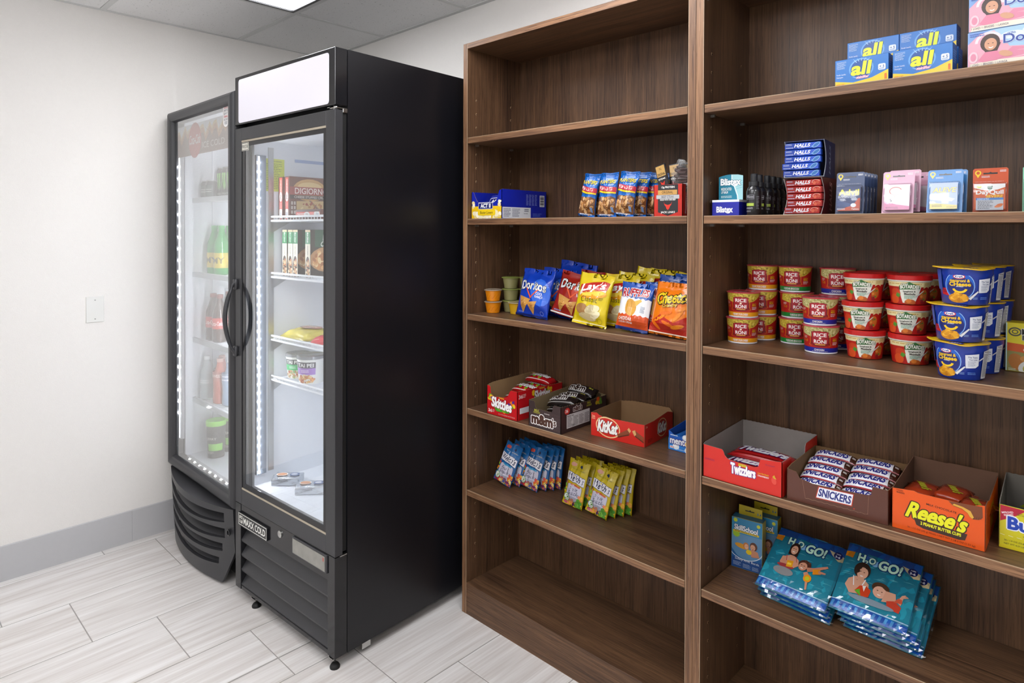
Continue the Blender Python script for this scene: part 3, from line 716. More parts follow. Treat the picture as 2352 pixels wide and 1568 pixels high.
# banner print on the inside of the glass
bn = part('banner', mat('banner_film', '#8a6f5e', .45), cdr, (gx0 + .02, .0275, 1.768, gx1, .0285, 1.905))
I = Ink(); I.face(plane((0, .0275, 0), (1, 0, 0), (0, 0, 1)))
ba, bb = gx0 + .02, gx1
I.rect(ba, 1.768, bb, 1.905, '#9a7262'); q = R
pk = [(ba, 1.80)] + [(ba + (bb - ba) * k / 26, 1.846 + .018 * math.sin(k * 2.1) + .012 * math.sin(k * 5.3)) for k in range(27)] + [(bb, 1.80)]
I.poly([(ba, 1.905)] + [(x, z) for x, z in pk[1:-1]] + [(bb, 1.905)], '#d9a070')
I.poly([(ba, 1.905)] + [(x, z + .022) for x, z in pk[1:-1]] + [(bb, 1.905)], '#efd3a2'); I.poly([(ba, 1.905)] + [(x, z + .036) for x, z in pk[1:-1]] + [(bb, 1.905)], '#eef0fa')
I.many([[(ba + .3, 1.89), (ba + .42, 1.83), (ba + .415, 1.826)], [(ba + .48, 1.9), (ba + .47, 1.835), (ba + .465, 1.836)]], '#a8763f')
I.text('ICE COLD', .115, 1.803, .235, .026, '#f5efea', 0)
I.ell(-.085, 1.832, .072, .078, '#d8403c', 28); I.text('Coca-Cola', -.085, 1.836, .128, .042, '#ffffff', .015, shear=.25)
I.build('print', bn, PAPER)
bm = bmesh.new(); prism(bm, [(.264 + .028 * math.cos(PI * k / 12), (1.928 if k < 13 else 1.88) + .028 * math.sin(PI * k / 12)) for k in range(25)], .0195, .0202); st = obj('oval_sticker', bm, mat('white_vinyl', '#f4f2f2', .4), cdr)
I = Ink(); I.face(plane((0, .0195, 0), (1, 0, 0), (0, 0, 1)))
for s_, z_, c_ in (('BALANCE', 1.93, '#d87a80'), ('WHAT YOU', 1.918, '#8b8f98'), ('EAT', 1.906, '#8b8f98'), ('DRINK', 1.894, '#d8666c'), ('& DO', 1.882, '#8b8f98')): I.text(s_, .264, z_, .036, .008, c_, .01)
I.ring(.256, 1.868, .004, .005, .0015, '#8b8f98'); I.ring(.265, 1.868, .004, .005, .0015, '#8b8f98'); I.ring(.274, 1.868, .004, .005, .0015, '#8b8f98'); I.build('lettering', st, MATTE)
# LED lamps
lx = -.298
lm = part('led_lamp', mat('cooler_lamp_extrusion', '#b5b6ba', .4), CO, (lx - .012, .036, .46, lx + .012, .052, 1.79))
bm = bmesh.new(); box(bm, lx - .0022, .033, .465, lx + .0022, .036, 1.78); obj('lens', bm, LEDBAR, lm)
bm = bmesh.new()
for g in range(4):
    for k in range(6 if g else 4):
        z = 1.728 - (.33 * g - (.11 if g else 0)) - .0535 * k
        lathe(bm, [(0, z - .005), (.0042, z - .0025), (.005, z), (.0042, z + .0025), (0, z + .005)], 8, lx, .0325)
tag(obj('led_chips', bm, LEDM, lm), kind='stuff')
lm3 = part('led_lamp', mat('cooler_added_lamp', '#b5b6ba', .4), CO, (.27, .068, .46, .278, .092, 1.79))
bm = bmesh.new(); box(bm, .271, .092, .465, .277, .0945, 1.78); obj('lens', bm, FILL_CO, lm3)  # added lamp, hidden by the door frame, shining inward to lighten the cooler
lm2 = part('led_lamp', mat('cooler_lamp_extrusion_low', '#b5b6ba', .4), CO, (-.24, .045, .376, .3, .06, .392))
bm = bmesh.new()
for k in range(8):
    x = -.2 + .058 * k; lathe(bm, [(0, .384 - .005), (.0042, .3815), (.005, .384), (.0042, .3865), (0, .389)], 8, x, .0435)
tag(obj('led_chips', bm, LEDM, lm2), kind='stuff')
CSH = (1.572, 1.222, .912, .628)
for z in CSH:
    bm = bmesh.new(); ya, yb, xa, xb = .105, .7, -HW + .056, HW - .088
    for y, zz in ((ya, z + .012), (ya, z - .006), (yb, z)): tube(bm, [(xa, y, zz), (xb, y, zz)], .004, 6)
    for k in range(31):
        x = xa + (xb - xa) * k / 30; tube(bm, [(x, ya, z + .012), (x, ya + .004, z), (x, yb, z)], .0017, 4)
    s = obj('wire_shelf', bm, WIREW, CO)
    part('shelf_front_rail', mat('clear_price_rail', '#dfe5ea', .15, coat=.5), s, (xa, ya - .008, z - .008, xb, ya - .005, z + .014))
for x in (-HW + .055, HW - .088):
    for y in (.2, .6): part('shelf_standard', LINER, CO, (x, y - .012, .38, x + .003, y + .012, 1.93))
# curved grille
bm = bmesh.new(); n = 40
def arcy(s): return .012 - .058 * (1 - s * s)
zt = [(.292, .241), (.228, .177), (.165, .122), (.103, .066)]
def rows(s):
    o = [.322 + .006 * s * s]
    for k, (a_, b_) in enumerate(zt):
        o += [a_ + .018 * s * s, b_ + .036 * s * s]
    return o + [.012 + .0 * s]
cols = []
hw2 = .345
for i in range(n + 1):
    s = -1 + 2 * i / n; r = rows(s); c = []
    for j, z in enumerate(r):
        k = min(1, max(0, (.15 - z) / .14)); xx = s * hw2 * (1 - .24 * k * abs(s) ** 3)
        c.append(bm.verts.new((xx, arcy(xx / hw2) + .016 * (1 - z / .33), z)))
    c.insert(0, bm.verts.new((s * hw2, .06, r[0] + .003))); cols.append(c)
lim = [.86, .85, .81, .74]
for i in range(n):
    s = -1 + 2 * (i + .5) / n
    for j in range(10):
        if j and not j % 2 and abs(s) < lim[j // 2 - 1]: continue
        bm.faces.new((cols[i][j], cols[i][j + 1], cols[i + 1][j + 1], cols[i + 1][j]))
for v in [v for v in bm.verts if not v.link_faces]: bm.verts.remove(v)
bmesh.ops.recalc_face_normals(bm, faces=bm.faces[:])
bmesh.ops.solidify(bm, geom=bm.faces[:], thickness=.012)
gr = obj('grille', bm, CHAR, CO, 35)
for k, (a_, b_) in enumerate(zt):
    bm = bmesh.new(); cc = []
    for i in range(25):
        s = -.8 + 1.6 * i / 24; z = b_ + .036 * s * s
        cc.append([bm.verts.new((s * hw2 * (1 - .05 * (k > 1)), arcy(s) + .014 + (.016 * (1 - z / .33)) + q_, z + r_)) for q_, r_ in ((0, .002), (.045, .032), (.045, .028), (0, -.002))])
    for A, B in zip(cc, cc[1:]):
        for j in range(4): bm.faces.new((A[j], B[j], B[(j + 1) % 4], A[(j + 1) % 4]))
    bm.faces.new(cc[0]); bm.faces.new(cc[-1][::-1]); bmesh.ops.recalc_face_normals(bm, faces=bm.faces[:]); obj('grille_fin', bm, CHAR, gr)
part('recess_back', DARK, CO, (-HW + .014, .055, .03, HW - .046, .06, .325))
for x in (-.29, .29):
    for y in (.1, .7):
        bm = bmesh.new(); lathe(bm, [(.018, 0), (.018, .012), (.012, .03)], 14, x, y); obj('foot', bm, RUBBER, CO, 40)
bm = bmesh.new(); lathe(bm, [(.013, 0), (.013, .004), (.009, .0045), (.0085, .001), (0, .001)], 18)
bmesh.ops.rotate(bm, verts=bm.verts, matrix=Matrix.Rotation(PI / 2, 3, 'X')); bmesh.ops.translate(bm, verts=bm.verts, vec=(.327, .004, .235)); obj('grille_lock', bm, BLACKG, gr, 30)

# cooler drinks
CXc = (CX0 + CX1) / 2
def W_(x, y, z): return (CXc + x, CYF + y, z)
def can(name, label, r, h, col, deco):
    t = thing(name, label, 'drink can', group='black energy drink cans at the top of the drinks cooler')
    bm = bmesh.new(); lathe(bm, [(r - .006, 0), (r - .002, .006), (r, .012), (r, h - .014), (r - .006, h - .003), (r - .006, h), (r - .009, h - .003), (0, h - .003)], 24)
    obj('can_body', bm, mat(name + '_enamel', col, .22, metal=.4), t, 40)
    bm = bmesh.new(); lathe(bm, [(r - .0058, h - .003), (r - .0055, h), (r - .008, h), (r - .009, h - .0025), (0, h - .0025)], 24); obj('can_end', bm, STEEL, t, 40)
    I = Ink(); I.face(cone(r, 0, r, h), (.004, 0)); deco(I); I.build('print', t, GLOSS); return t
def claw(I):
    I.many([[(-.014 + k * .01, .13), (-.006 + k * .01, .132), (-.007 + k * .008, .1), (-.004 + k * .008, .07), (-.008 + k * .008, .05), (-.010 + k * .008, .075), (-.012 + k * .009, .1)] for k in range(3)], '#7fd845'); I.lines(-.015, .028, .015, .038, 2, '#d8dcd6', .4)
S = Series(can('energy_can', '', .0265, .158, '#19201a', claw))
for k in range(8):
    lb = ('front row', 'second row')[k // 4] + ' energy can, ' + ('leftmost', 'second from the left', 'third from the left', 'rightmost')[k % 4] + ' of the tall black ones'
    S(W_(-.255 + .057 * (k % 4), .215 + .062 * (k // 4), CSH[0] + .0025), lb, .7)
S = Series(can('small_can', '', .026, .092, '#2d3330', lambda I: (I.rect(-.02, .02, .02, .07, '#4c5a54'), I.lines(-.015, .035, .015, .055, 2, '#cfd6d0', .4))))
for k in range(2): S(W_(-.272 + .057 * k, .148, CSH[0] + .0025), ('short dark soda can at the left front of the top cooler shelf', 'short dark soda can second from the left on the top cooler shelf')[k], .7)['group'] = 'short dark cans at the front of the top cooler shelf'
def bottle(name, label, cat, group, r, h, liquid, capc, lab, l0, l1, txt, tc, waist=0):
    t = thing(name, label, cat, group=group)
    bm = bmesh.new(); pr = [(r * .7, 0), (r * .96, .006), (r, .02), (r * (1 - waist), h * .38), (r, h * .55), (r * .97, h * .62), (r * .6, h * .78), (.014, h * .88), (.0125, h * .92)]
    lathe(bm, pr, 24); obj('bottle_body', bm, mat(name + '_plastic', liquid, .12, coat=.3, spec=.6), t, 45)
    bm = bmesh.new(); lathe(bm, [(.0145, h * .92), (.0145, h - .001), (.013, h), (0, h)], 18); obj('cap', bm, mat(name + '_cap', capc, .4), t, 40)
    I = Ink(); I.h0 = .001; I.face(cone(r, 0, r, h), (.004, .0)); I.rect(-r * 2.6, l0, r * 2.6, l1, lab)
    if txt: I.text(txt, 0, (l0 + l1) / 2, r * 1.7, (l1 - l0) * .4, tc, .02)
    else: I.lines(-r * .8, l0 + .004, r * .8, l1 - .004, 2, tc, .4)
    I.build('wrap_label', t, GLOSS); return t
def row(pr, pts, z, lbl, rz=.7):
    S = Series(pr)
    for (x, y), lb in zip(pts, lbl): S(W_(x, y, z), lb, rz)
row(bottle('green_soda_bottle', '', 'soda bottle', 'green soda bottles in the drinks cooler', .033, .232, '#2f9a4a', '#2f9a4a', '#e2c93a', .035, .105, 'MY', '#57502a'), ((-.235, .17), (-.155, .17), (-.276, .255), (-.207, .262), (-.139, .262)), CSH[1] + .0025,
    ('green soda bottle with a yellow label, front left on the second cooler shelf', 'green soda bottle with a yellow label, front right on the second cooler shelf', 'green soda bottle behind, leftmost of the back row', 'green soda bottle behind, middle of the back row', 'green soda bottle behind, rightmost of the back row'))
row(bottle('cola_bottle', '', 'soda bottle', 'dark cola bottles in the drinks cooler', .033, .222, '#3a2017', '#7a2a25', '#c8372f', .065, .115, 'Coca-Cola', '#f4eeee'), ((-.225, .16), (-.15, .16), (-.268, .25), (-.195, .25)), CSH[2] + .0025,
    ('dark cola bottle with a red label, front left on the third cooler shelf', 'dark cola bottle with a red label, front right on the third cooler shelf', 'dark cola bottle in the back row, left one', 'dark cola bottle in the back row, right one'))
row(bottle('water_bottle', '', 'water bottle', 'clear water bottles in the drinks cooler', .032, .205, '#b9c3c6', '#e9eef0', '#c9d2d4', .075, .1, '', '#ffffff', .06), ((-.274, .15), (-.273, .225)), CSH[3] + .0025, ('clear water bottle at the left front of the lowest cooler shelf', 'clear water bottle behind the left front one'))
row(bottle('pink_tea_bottle', '', 'tea bottle', 'pink tea bottles in the drinks cooler', .032, .21, '#c06a58', '#d8b2a8', '#b5675a', .115, .15, 'SWEET', '#f6f3f0', .08), ((-.212, .195), (-.148, .16)), CSH[3] + .0025, ('pink tea bottle, left one on the lowest cooler shelf', 'pink tea bottle, right one on the lowest cooler shelf'))
row(bottle('blue_drink_bottle', '', 'sports drink', 'blue drink bottles in the drinks cooler', .032, .195, '#8ea4bd', '#7f93ad', '#8799b5', .11, .15, '', '#f2f4f8', .08), ((-.08, .175), (-.14, .255)), CSH[3] + .0025, ('blue drink bottle at the front right of the lowest cooler shelf', 'blue drink bottle behind the pink tea bottles'))
def tub(I):
    I.rect(-.05, .02, .05, .125, '#34342f'); I.text('JERKY', -.002, .09, .046, .014, '#e6e6de', .02); I.rect(-.02, .035, .05, .068, '#8fd84a'); I.lines(-.03, .02, .01, .032, 3, '#cfd0c6')
t = cup('snack_tub', 'dark tub with a lime lid standing on the cooler floor', 'snack tub', .036, .15, .042, '#3a3a34', '#93dc48', .044, .022)
I = Ink(); I.face(cone(.036, 0, .042, .15), (.004, 0)); tub(I); I.build('print', t, PAPER); place(t, W_(-.195, .16, .3725), .7)
t2 = dup(t, W_(-.235, .25, .3725), .9, 'dark tub with a lime lid behind the front tub on the cooler floor')
for x in (t, t2): x['group'] = 'lime lidded tubs in the drinks cooler'
# ------------------------------------------------------------------ bags, trays
def sm(x): x = max(0, min(1, x)); return x * x * (3 - 2 * x)
def bagfn(w, h, t, seed, seal=.07, wr=.0042):
    q = Vector((seed * 2.3, seed * 5.1, seed * .7))
    def F(x, y, off, side=-1):
        v = y / h; wv = w / 2 * (1 - .05 * math.sin(PI * max(0, min(1, v))))
        u = max(-1, min(1, x / (w / 2)))
        e = sm((v - seal * .6) / .22) * sm((1 - seal - v) / .26)
        T = t / 2 * e * (1 - abs(u) ** 2.4) ** .7
        a = math.atan2(v - .5, u) if e else 0
        k = noise.noise(Vector((u * 2.4, v * 4.2, side)) + q) + .5 * noise.noise(Vector((u * 7, v * 3, side + 3)) + q)
        T += wr * k * (1 - abs(u) ** 4) * (.35 + .65 * e) * sm(v / .05)
        b = wr * 2.2 * noise.noise(Vector((u * 1.2, v * 1.5, 9)) + q) * (1 - e) * sm(v / .04)
        return Vector((u * wv, b + side * (T + off), y + wr * .8 * noise.noise(Vector((u * 2, 3, 5)) + q) * sm(v * 3)))
    F.clip = (-w / 2 + .0005, .003, w / 2 - .0005, h - .001)
    return F
def bag(name, cat, w, h, t, seed, colr, deco, group, mt=None, nx=22, ny=28):
    th = thing(name, '', cat, group=group); F = bagfn(w, h, t, seed)
    bm = bmesh.new(); G = []
    for side in (-1, 1): G.append([[bm.verts.new(F(-w / 2 + w * i / nx, h * j / ny, .0002, side)) for i in range(nx + 1)] for j in range(ny + 1)])
    for s_, g in enumerate(G):
        for j in range(ny):
            for i in range(nx):
                c = [g[j][i], g[j][i + 1], g[j + 1][i + 1], g[j + 1][i]]; f = bm.faces.new(c[::-1] if s_ else c); f.smooth = True
    bmesh.ops.remove_doubles(bm, verts=bm.verts[:], dist=.0005)
    obj('bag', bm, mt or mat(name + '_film', colr, .24, coat=.35, bump=.35, bscale=45), th)
    I = Ink(); I.h0 = .0017; I.dh = .00008; I.face(F, (w / nx * 1.5, h / ny * 1.5)); deco(I, w, h); I.build('print', th, FILM)
    return th
FILM = inkmat('printed_bag_film', .24, .35, bump=.3, bscale=45)
def tray(name, label, cat, w, d, front, right, back, left, outer, inner, group=None, wall=.0016):
    """open carton: each wall is a die-cut panel given as (run, height) points"""
    th = thing(name, label, cat, group=group); mo = mat(name + '_print', outer, .4, coat=.15); mi_ = mat(name + '_board', inner, .75, var=.06)
    def wallp(nm, pts, fn, nrm):
        bm = bmesh.new(); A = [bm.verts.new(fn(a, b, 0)) for a, b in pts]; B = [bm.verts.new(fn(a, b, wall)) for a, b in pts]; n = len(pts)
        fs = [bm.faces.new(A), bm.faces.new(B[::-1])] + [bm.faces.new((A[i], B[i], B[(i + 1) % n], A[(i + 1) % n])) for i in range(n)]
        bmesh.ops.recalc_face_normals(bm, faces=fs); bmesh.ops.triangulate(bm, faces=fs[:2])
        bm.normal_update()
        for f in bm.faces: f.material_index = 0 if f.normal.dot(Vector(nrm)) > .7 else 1
        return obj(nm, bm, [mo, mi_], th)
    wallp('front_panel', front, lambda a, b, o: (-w / 2 + a, -d / 2 + o, b), (0, -1, 0))
    wallp('back_panel', back, lambda a, b, o: (-w / 2 + a, d / 2 - o, b), (0, 1, 0))
    wallp('side_panel', right, lambda a, b, o: (w / 2 - o, -d / 2 + a, b), (1, 0, 0))
    wallp('side_panel', left, lambda a, b, o: (-w / 2 + o, -d / 2 + a, b), (-1, 0, 0))
    part('base_panel', mi_, th, (-w / 2 + wall, -d / 2 + wall, .0003, w / 2 - wall, d / 2 - wall, .0018))
    return th
def torn(pts, seed=1, amp=.0012, step=.006):
    """perforated edge between the given points"""
    q = random.Random(seed); o = []
    for (a, b), (c, e) in zip(pts, pts[1:]):
        n = max(1, int(math.hypot(c - a, e - b) / step)); o += [(a + (c - a) * k / n, b + (e - b) * k / n + (amp if k % 2 else -amp * .2)) for k in range(n)]
    return o + [pts[-1]]
def packet(name, cat, w, d, h, seed, colr, deco, group, mt=None, inkm=None):
    th = thing(name, '', cat, group=group); bm = bmesh.new(); pillow(bm, w, d, h, seed, 10, 8, wr=.12); obj('wrapper', bm, mt or mat(name + '_film', colr, .26, coat=.3, bump=.3, bscale=60), th)
    I = Ink(); I.h0 = h * .1 + .0006
    def fn(u, v, o):
        a, b = min(1, abs(2 * u / w)), min(1, abs(2 * v / d)); e = max(0, 1 - a ** 3) ** .5 * max(0, 1 - b ** 3) ** .5
        return Vector((u, v, h * .18 + h * .82 * e + o))
    I.face(fn, (w / 10, d / 8)); deco(I); I.build('print', th, inkm or FILM)
    return th

# ------------------------------------------------------------------ left bookcase: popcorn, peanuts, jerky
w, d, h = .158, .245, .105
p = tray('popcorn_carton', 'open blue and yellow popcorn carton at the left end of its shelf', 'popcorn', w, d,
         [(0, 0), (w, 0), (w, h)] + [(w - .012, h - .003), (w - .022, .075), (w - .03, .062), (w - .045, .058), (.045, .058), (.03, .064), (.02, .08), (.01, .1), (0, h - .006)],
         [(0, 0), (d, 0)] + torn([(d, h), (.004, h + .001)], 2) + [(0, h)], [(0, 0), (w, 0)] + torn([(w, h), (0, h - .004)], 3), [(0, 0), (d, 0), (d, h - .004)] + torn([(d, h - .004), (0, h - .006)], 4), '#1023a8', '#8a7358')
f = faces(w, d, h); I = Ink(); I.face(f['F'])
I.rect(.001, .001, w - .001, .046, '#f2c417'); I.blobs(w / 2, .016, .075, .014, 40, .010, ['#f6ecc4', '#fff8e2', '#e8d488'], 3); I.blobs(.010, .056, .004, .016, 7, .007, ['#fff6dc', '#f2dc9a'], 6); I.blobs(w - .0095, .056, .003, .016, 7, .007, ['#fff6dc', '#f2dc9a'], 7)
I.rr(.035, .012, .127, .034, .006, '#f5d11d'); I.text('Butter Lovers', .081, .0225, .066, .010, '#3a2c14', .01, shear=.15)
I.rr(.038, .035, .114, .060, .004, '#e9e6f2'); I.rr(.0395, .0365, .1125, .0585, .003, '#17206f'); I.text('ACT II', .076, .0475, .052, .015, '#ffffff', .05)
for k in range(9): I.rect(.042 + .0078 * k, .0562, .046 + .0078 * k, .0578, '#f6f6ff')
I.face(f['S']); I.rect(.004, .002, .155, .042, '#e6e8ee'); I.lines(.01, .006, .05, .038, 6, '#6d7088'); I.lines(.055, .006, .1, .038, 8, '#7c7f94'); I.text('NATURAL', .128, .02, .022, .004, '#33384f'); I.lines(.12, .026, .145, .038, 2, '#5a5f78')
for k in range(4): I.lines(.13 + .016 * k, .05, .142 + .016 * k, .092, 9, '#9fb0ea', .35, k)
I.rect(.205, .047, .232, .09, '#eef0f6')
for k in range(11): I.rect(.208, .05 + .0034 * k, .229, .0512 + .0034 * k + .0009 * (k % 3), '#252a44')
I.text('PRESS HERE', .19, .02, .05, .003, '#6f86dd'); I.lines(.165, .008, .21, .018, 2, '#5670d2')
p['_'] = 0; del p['_']
I.build('print', p, PAPER); place(p, (.1045, .02 + d / 2, L3))
def pop(I):
    I.rect(-.055, -.035, .055, .035, '#2436a8'); I.rr(-.045, -.018, .045, .018, .005, '#dfe2f2'); I.rr(-.042, -.015, .042, .015, .004, '#1b2478'); I.text('ACT II', 0, 0, .06, .018, '#ffffff', .05)
S = Series(packet('popcorn_bag', 'popcorn bag', .13, .088, .03, 4, '#23359c', pop, 'flat popcorn bags inside the carton'))
for k, (y, z, lb) in enumerate(((.1, .012, 'blue popcorn bag propped at the front inside the open carton'), (.165, .016, 'blue popcorn bag behind the front one in the carton'))): S((.108, y, L3 + z - .0), lb, rx=1.05)
def nuts(I, w, h):
    I.rect(-.04, .008, .04, .066, '#6d4526'); I.blobs(0, .035, .036, .028, 34, .0085, ['#b98048', '#a56f3a', '#cf9c62', '#8d5a2c', '#dcb07c'], 11)
    I.many([[(-.04, .066), (-.04, .06), (-.02, .068), (.0, .071), (.02, .068), (.04, .06), (.04, .066)]], '#1a6cc0'); I.many([[(.0215, .016), (.031, .014), (.032, .03), (.023, .031)]], '#7fa6d8')
    I.poly([(-.04, .083), (-.02, .079), (.04, .074), (.04, .079), (-.02, .085), (-.04, .088)], '#e8c71c'); I.poly([(-.04, .088), (0, .084), (.041, .079), (.041, .095), (0, .1), (-.04, .104)], '#c22f45')
    I.text('PEANUTS', -.002, .0925, .062, .011, '#fbf3ee', .03, rot=-5); I.text('PLANTERS', 0, .1145, .07, .0135, '#f0d41c', .03, arc=.003)
    I.lines(-.03, .005, .03, .010, 2, '#dfe8f6', .5); I.rect(-.041, .1425, .041, .1445, '#0f58a6')
S = Series(bag('peanut_bag', 'peanuts', .083, .147, .03, 5, '#1560b6', nuts, 'blue bags of peanuts'))
for x, y, rz, ry, rx, lb in ((.538, .052, -.05, .10, -.1, 'peanut bag leaning right, leftmost of the blue peanut bags'), (.578, .085, -.02, .05, -.12, 'peanut bag half hidden behind the front peanut bag, second from left'), (.630, .036, .05, 0, -.1, 'front peanut bag, the straightest of the blue peanut bags'), (.686, .045, .08, .08, -.14, 'front right peanut bag tilted to the right'), (.703, .088, .1, .06, -.12, 'peanut bag directly behind the front right tilted one'), (.727, .128, .12, .06, -.1, 'peanut bag second from last at the back right of the group'), (.747, .168, .15, .06, -.08, 'peanut bag farthest back beside the jerky carton')):
    S((x, y, L3), lb, rz, rx, ry, (.8, 1, .95))
w, d, h = .093, .105, .092
p = tray('jerky_carton', 'red and black open carton of beef sticks against the divider', 'jerky carton', w, d, [(0, 0), (w, 0), (w, h), (0, h - .001)], [(0, 0), (d, 0), (d, h), (0, h)], [(0, 0), (w, 0), (w, h), (0, h)], [(0, 0), (d, 0), (d, h), (0, h)], '#c4291d', '#7d6a55')
f = faces(w, d, h); I = Ink(); I.face(f['F']); I.poly([(.014, h - .001), (.079, h - .001), (.079, .012), (.0465, .0015), (.014, .012)], '#26262a')
I.text('12g PROTEIN', .0465, .083, .042, .007, '#f4f1ec', .03); I.rect(.014, .062, .076, .0755, '#c99a55'); I.text('ORIGINAL', .045, .069, .036, .0075, '#2a1e12', .01); I.poly([(.009, .0505), (.083, .05), (.083, .061), (.009, .0615)], '#b9babd'); I.text('BEEF STEAK', .046, .056, .04, .007, '#232326', .0); I.text('MADE WITH 100% BEEF', .0465, .0475, .05, .0045, '#f2f0ec', .03)
I.many([[(.033, .043), (.036, .036), (.041, .034), (.0465, .0325), (.052, .034), (.057, .036), (.06, .043), (.0575, .033), (.0535, .0285), (.051, .022), (.0465, .018), (.042, .022), (.0395, .0285), (.0355, .033)]], '#d83424'); I.text('JACK LINKS', .0465, .011, .046, .0075, '#f6f4f0', .02, taper=0)
I.face(f['S']); I.lines(.02, .03, .08, .07, 6, '#8f1a12'); I.build('print', p, PAPER); place(p, (.847, .03 + d / 2, L3))
def stick(I): I.rect(-.0165, .004, .0165, .15, '#2a2527'); I.rect(-.0145, .115, .0145, .148, '#c39a58'); I.text('ORIGINAL', 0, .122, .027, .008, '#2e2214', .02); I.text('N', 0, .138, .006, .008, '#5a4526'); I.text('STEAK', 0, .107, .024, .005, '#f2efe8', .02); I.many([[(-.008, .1), (0, .094), (.008, .1), (.004, .086), (0, .08), (-.004, .086)]], '#cc3324'); I.text('LINKS', 0, .07, .024, .008, '#efece6', .02); I.rect(-.0165, .004, .0165, .04, '#9a2a20'); I.lines(-.012, .045, .012, .06, 3, '#d8d4cc')
th = thing('jerky_stick', '', 'jerky stick', group='beef sticks in the carton'); bm = bmesh.new(); box(bm, -.0175, -.003, 0, .0175, .003, .152, .0012); obj('wrapper', bm, mat('stick_film', '#262124', .3, coat=.3), th)
I = Ink(); I.face(plane((0, -.003, 0), (1, 0, 0), (0, 0, 1))); stick(I); I.build('print', th, FILM); S = Series(th)
for x, y, rz, rx, ry, lb in ((.838, .055, 0, -.1, -.28, 'beef stick tilted far to the left out of the carton'), (.853, .075, .1, -.1, -.12, 'beef stick second from the left in the jerky carton'), (.878, .098, .3, -.12, .12, 'dark beef stick at the back standing highest'), (.862, .11, .2, -.05, .06, 'beef stick behind the clear pouches'), (.877, .075, 1.1, -.1, .06, 'beef stick at the right wall of the jerky carton')): S((x, y, L3 + .004 + (.02 if 'highest' in lb else 0)), lb, rz, rx, ry)
PCH = glass('clear_pouch_film', (.97, .97, .97), .03, .08)
th = thing('jerky_pouch', '', 'jerky pouch', group='clear pouches of jerky'); bm = bmesh.new()
for j in range(8):
    box(bm, -.015 + .004 * (j % 2), -.004, .062 + .009 * j, .012 + .003 * (j % 3), .004, .0715 + .009 * j, .003)
for v in bm.verts: v.co += noise.noise_vector(v.co * 90) * .004
tag(obj('meat', bm, mat('dried_beef', '#3c1716', .35, var=.5, vscale=90, coat=.4, bump=.6), th), kind='stuff')
bm = bmesh.new(); prism(bm, [(-.018, 0), (.018, 0), (.021, .11), (.012, .15), (-.006, .152), (-.021, .115)], -.0085, -.008); prism(bm, [(-.018, 0), (.018, 0), (.021, .11), (.012, .15), (-.006, .152), (-.021, .115)], .008, .0085); obj('film', bm, PCH, th)
S = Series(th)
S((.862, .058, L3 + .012), 'clear pouch of dark jerky at the left, half behind the other pouch', .3, -.05, .05); S((.879, .046, L3 + .006), 'clear pouch of dark jerky at the front right of the carton', .1, -.04, .05, (1.1, 1, .98))

# fruit cups
p = cup('orange_fruit_cup', '', 'fruit cup', .0245, .041, .031, '#e58a10', '#c9b9a2', .0355, .003, 'orange fruit cups', rough=.2, lidm=mat('clear_cup_lid', '#b9a893', .15, coat=.5, alpha=.8))
I = Ink(); I.face(cone(.0245, 0, .031, .041), (.004, 0))
for k in range(5): I.many([[(-.03 + .015 * k, .008), (-.022 + .015 * k, .016 + .006 * (k % 2)), (-.016 + .015 * k, .026), (-.0168 + .015 * k, .026), (-.023 + .015 * k, .017 + .006 * (k % 2)), (-.031 + .015 * k, .0085)]], '#c86c08')
I.build('fruit_lines', p, GLOSS); S = Series(p)
S((.063, .098, L4), 'orange fruit cup at the bottom of the two-high stack'); S((.063, .098, L4 + .0445), 'orange fruit cup on top of the other orange cup', .6)
p = cup('pear_fruit_cup', '', 'fruit cup', .0245, .041, .031, '#8f8a5c', '#8f9a4c', .0355, .003, 'pale green fruit cups', rough=.25); S = Series(p)
for c, (x, y) in enumerate(((.088, .168), (.135, .212))):
    for k in range(3): S((x, y, L4 + .0445 * k), ('bottom', 'middle', 'top')[k] + ' green fruit cup of the stack ' + ('behind the orange cups', 'behind the yellow cup')[c], .3 * k)
p = cup('yellow_fruit_cup', 'yellow fruit cup half hidden by the front blue chip bag', 'fruit cup', .0245, .041, .031, '#d8a91c', '#b9a870', .0355, .003, rough=.2, lidm=mat('clear_cup_lid_yellow', '#b5a680', .15, coat=.5)); place(p, (.152, .135, L4))

# chip bags
def corn(I, w, h, c0, flav):
    I.ell(.035, .09, .04, .05, c0 and '#2f6ae0' or '#c8402c', 16, rot=30)
    I.text('Doritos', 0, .108, .118, .032, '#f6f6f6', .04, out='#15151c', ow=.035, arc=.004); I.many([[(-.03, .1), (-.004, .064), (.03, .098), (.024, .098), (-.003, .072), (-.024, .1)]], '#f0612c'); I.text(flav, .036, .079, .034, .013, '#f4f4f6', .03) if ' ' not in flav else (I.text(flav.split()[0], .034, .085, .028, .009, '#f4f4f6', .03), I.text(flav.split()[1], .034, .074, .032, .009, '#f4f4f6', .03))
    for px, py, k, r_ in ((-.034, .04, 1, -8), (.008, .033, .8, 10)):
        a = math.radians(r_); P3 = [(px + k * (x * math.cos(a) - y * math.sin(a)), py + k * (x * math.sin(a) + y * math.cos(a))) for x, y in ((-.028, .026), (.03, .026), (.0, -.03))]
        I.poly(P3, '#d49a4c'); I.blobs(px, py + .006 * k, .012 * k, .012 * k, 26, .0014, ['#8f4a1c', '#f0cf8a', '#b06a24'], int(px * 1000) + 50)
    I.rect(-.074, .003, .074, .008, c0 and '#12205e' or '#f2ede8'); I.lines(-.06, .012, -.03, .017, 2, '#8fa6e8'); I.ring(.05, .018, .007, .007, .001, '#a9bcf0')
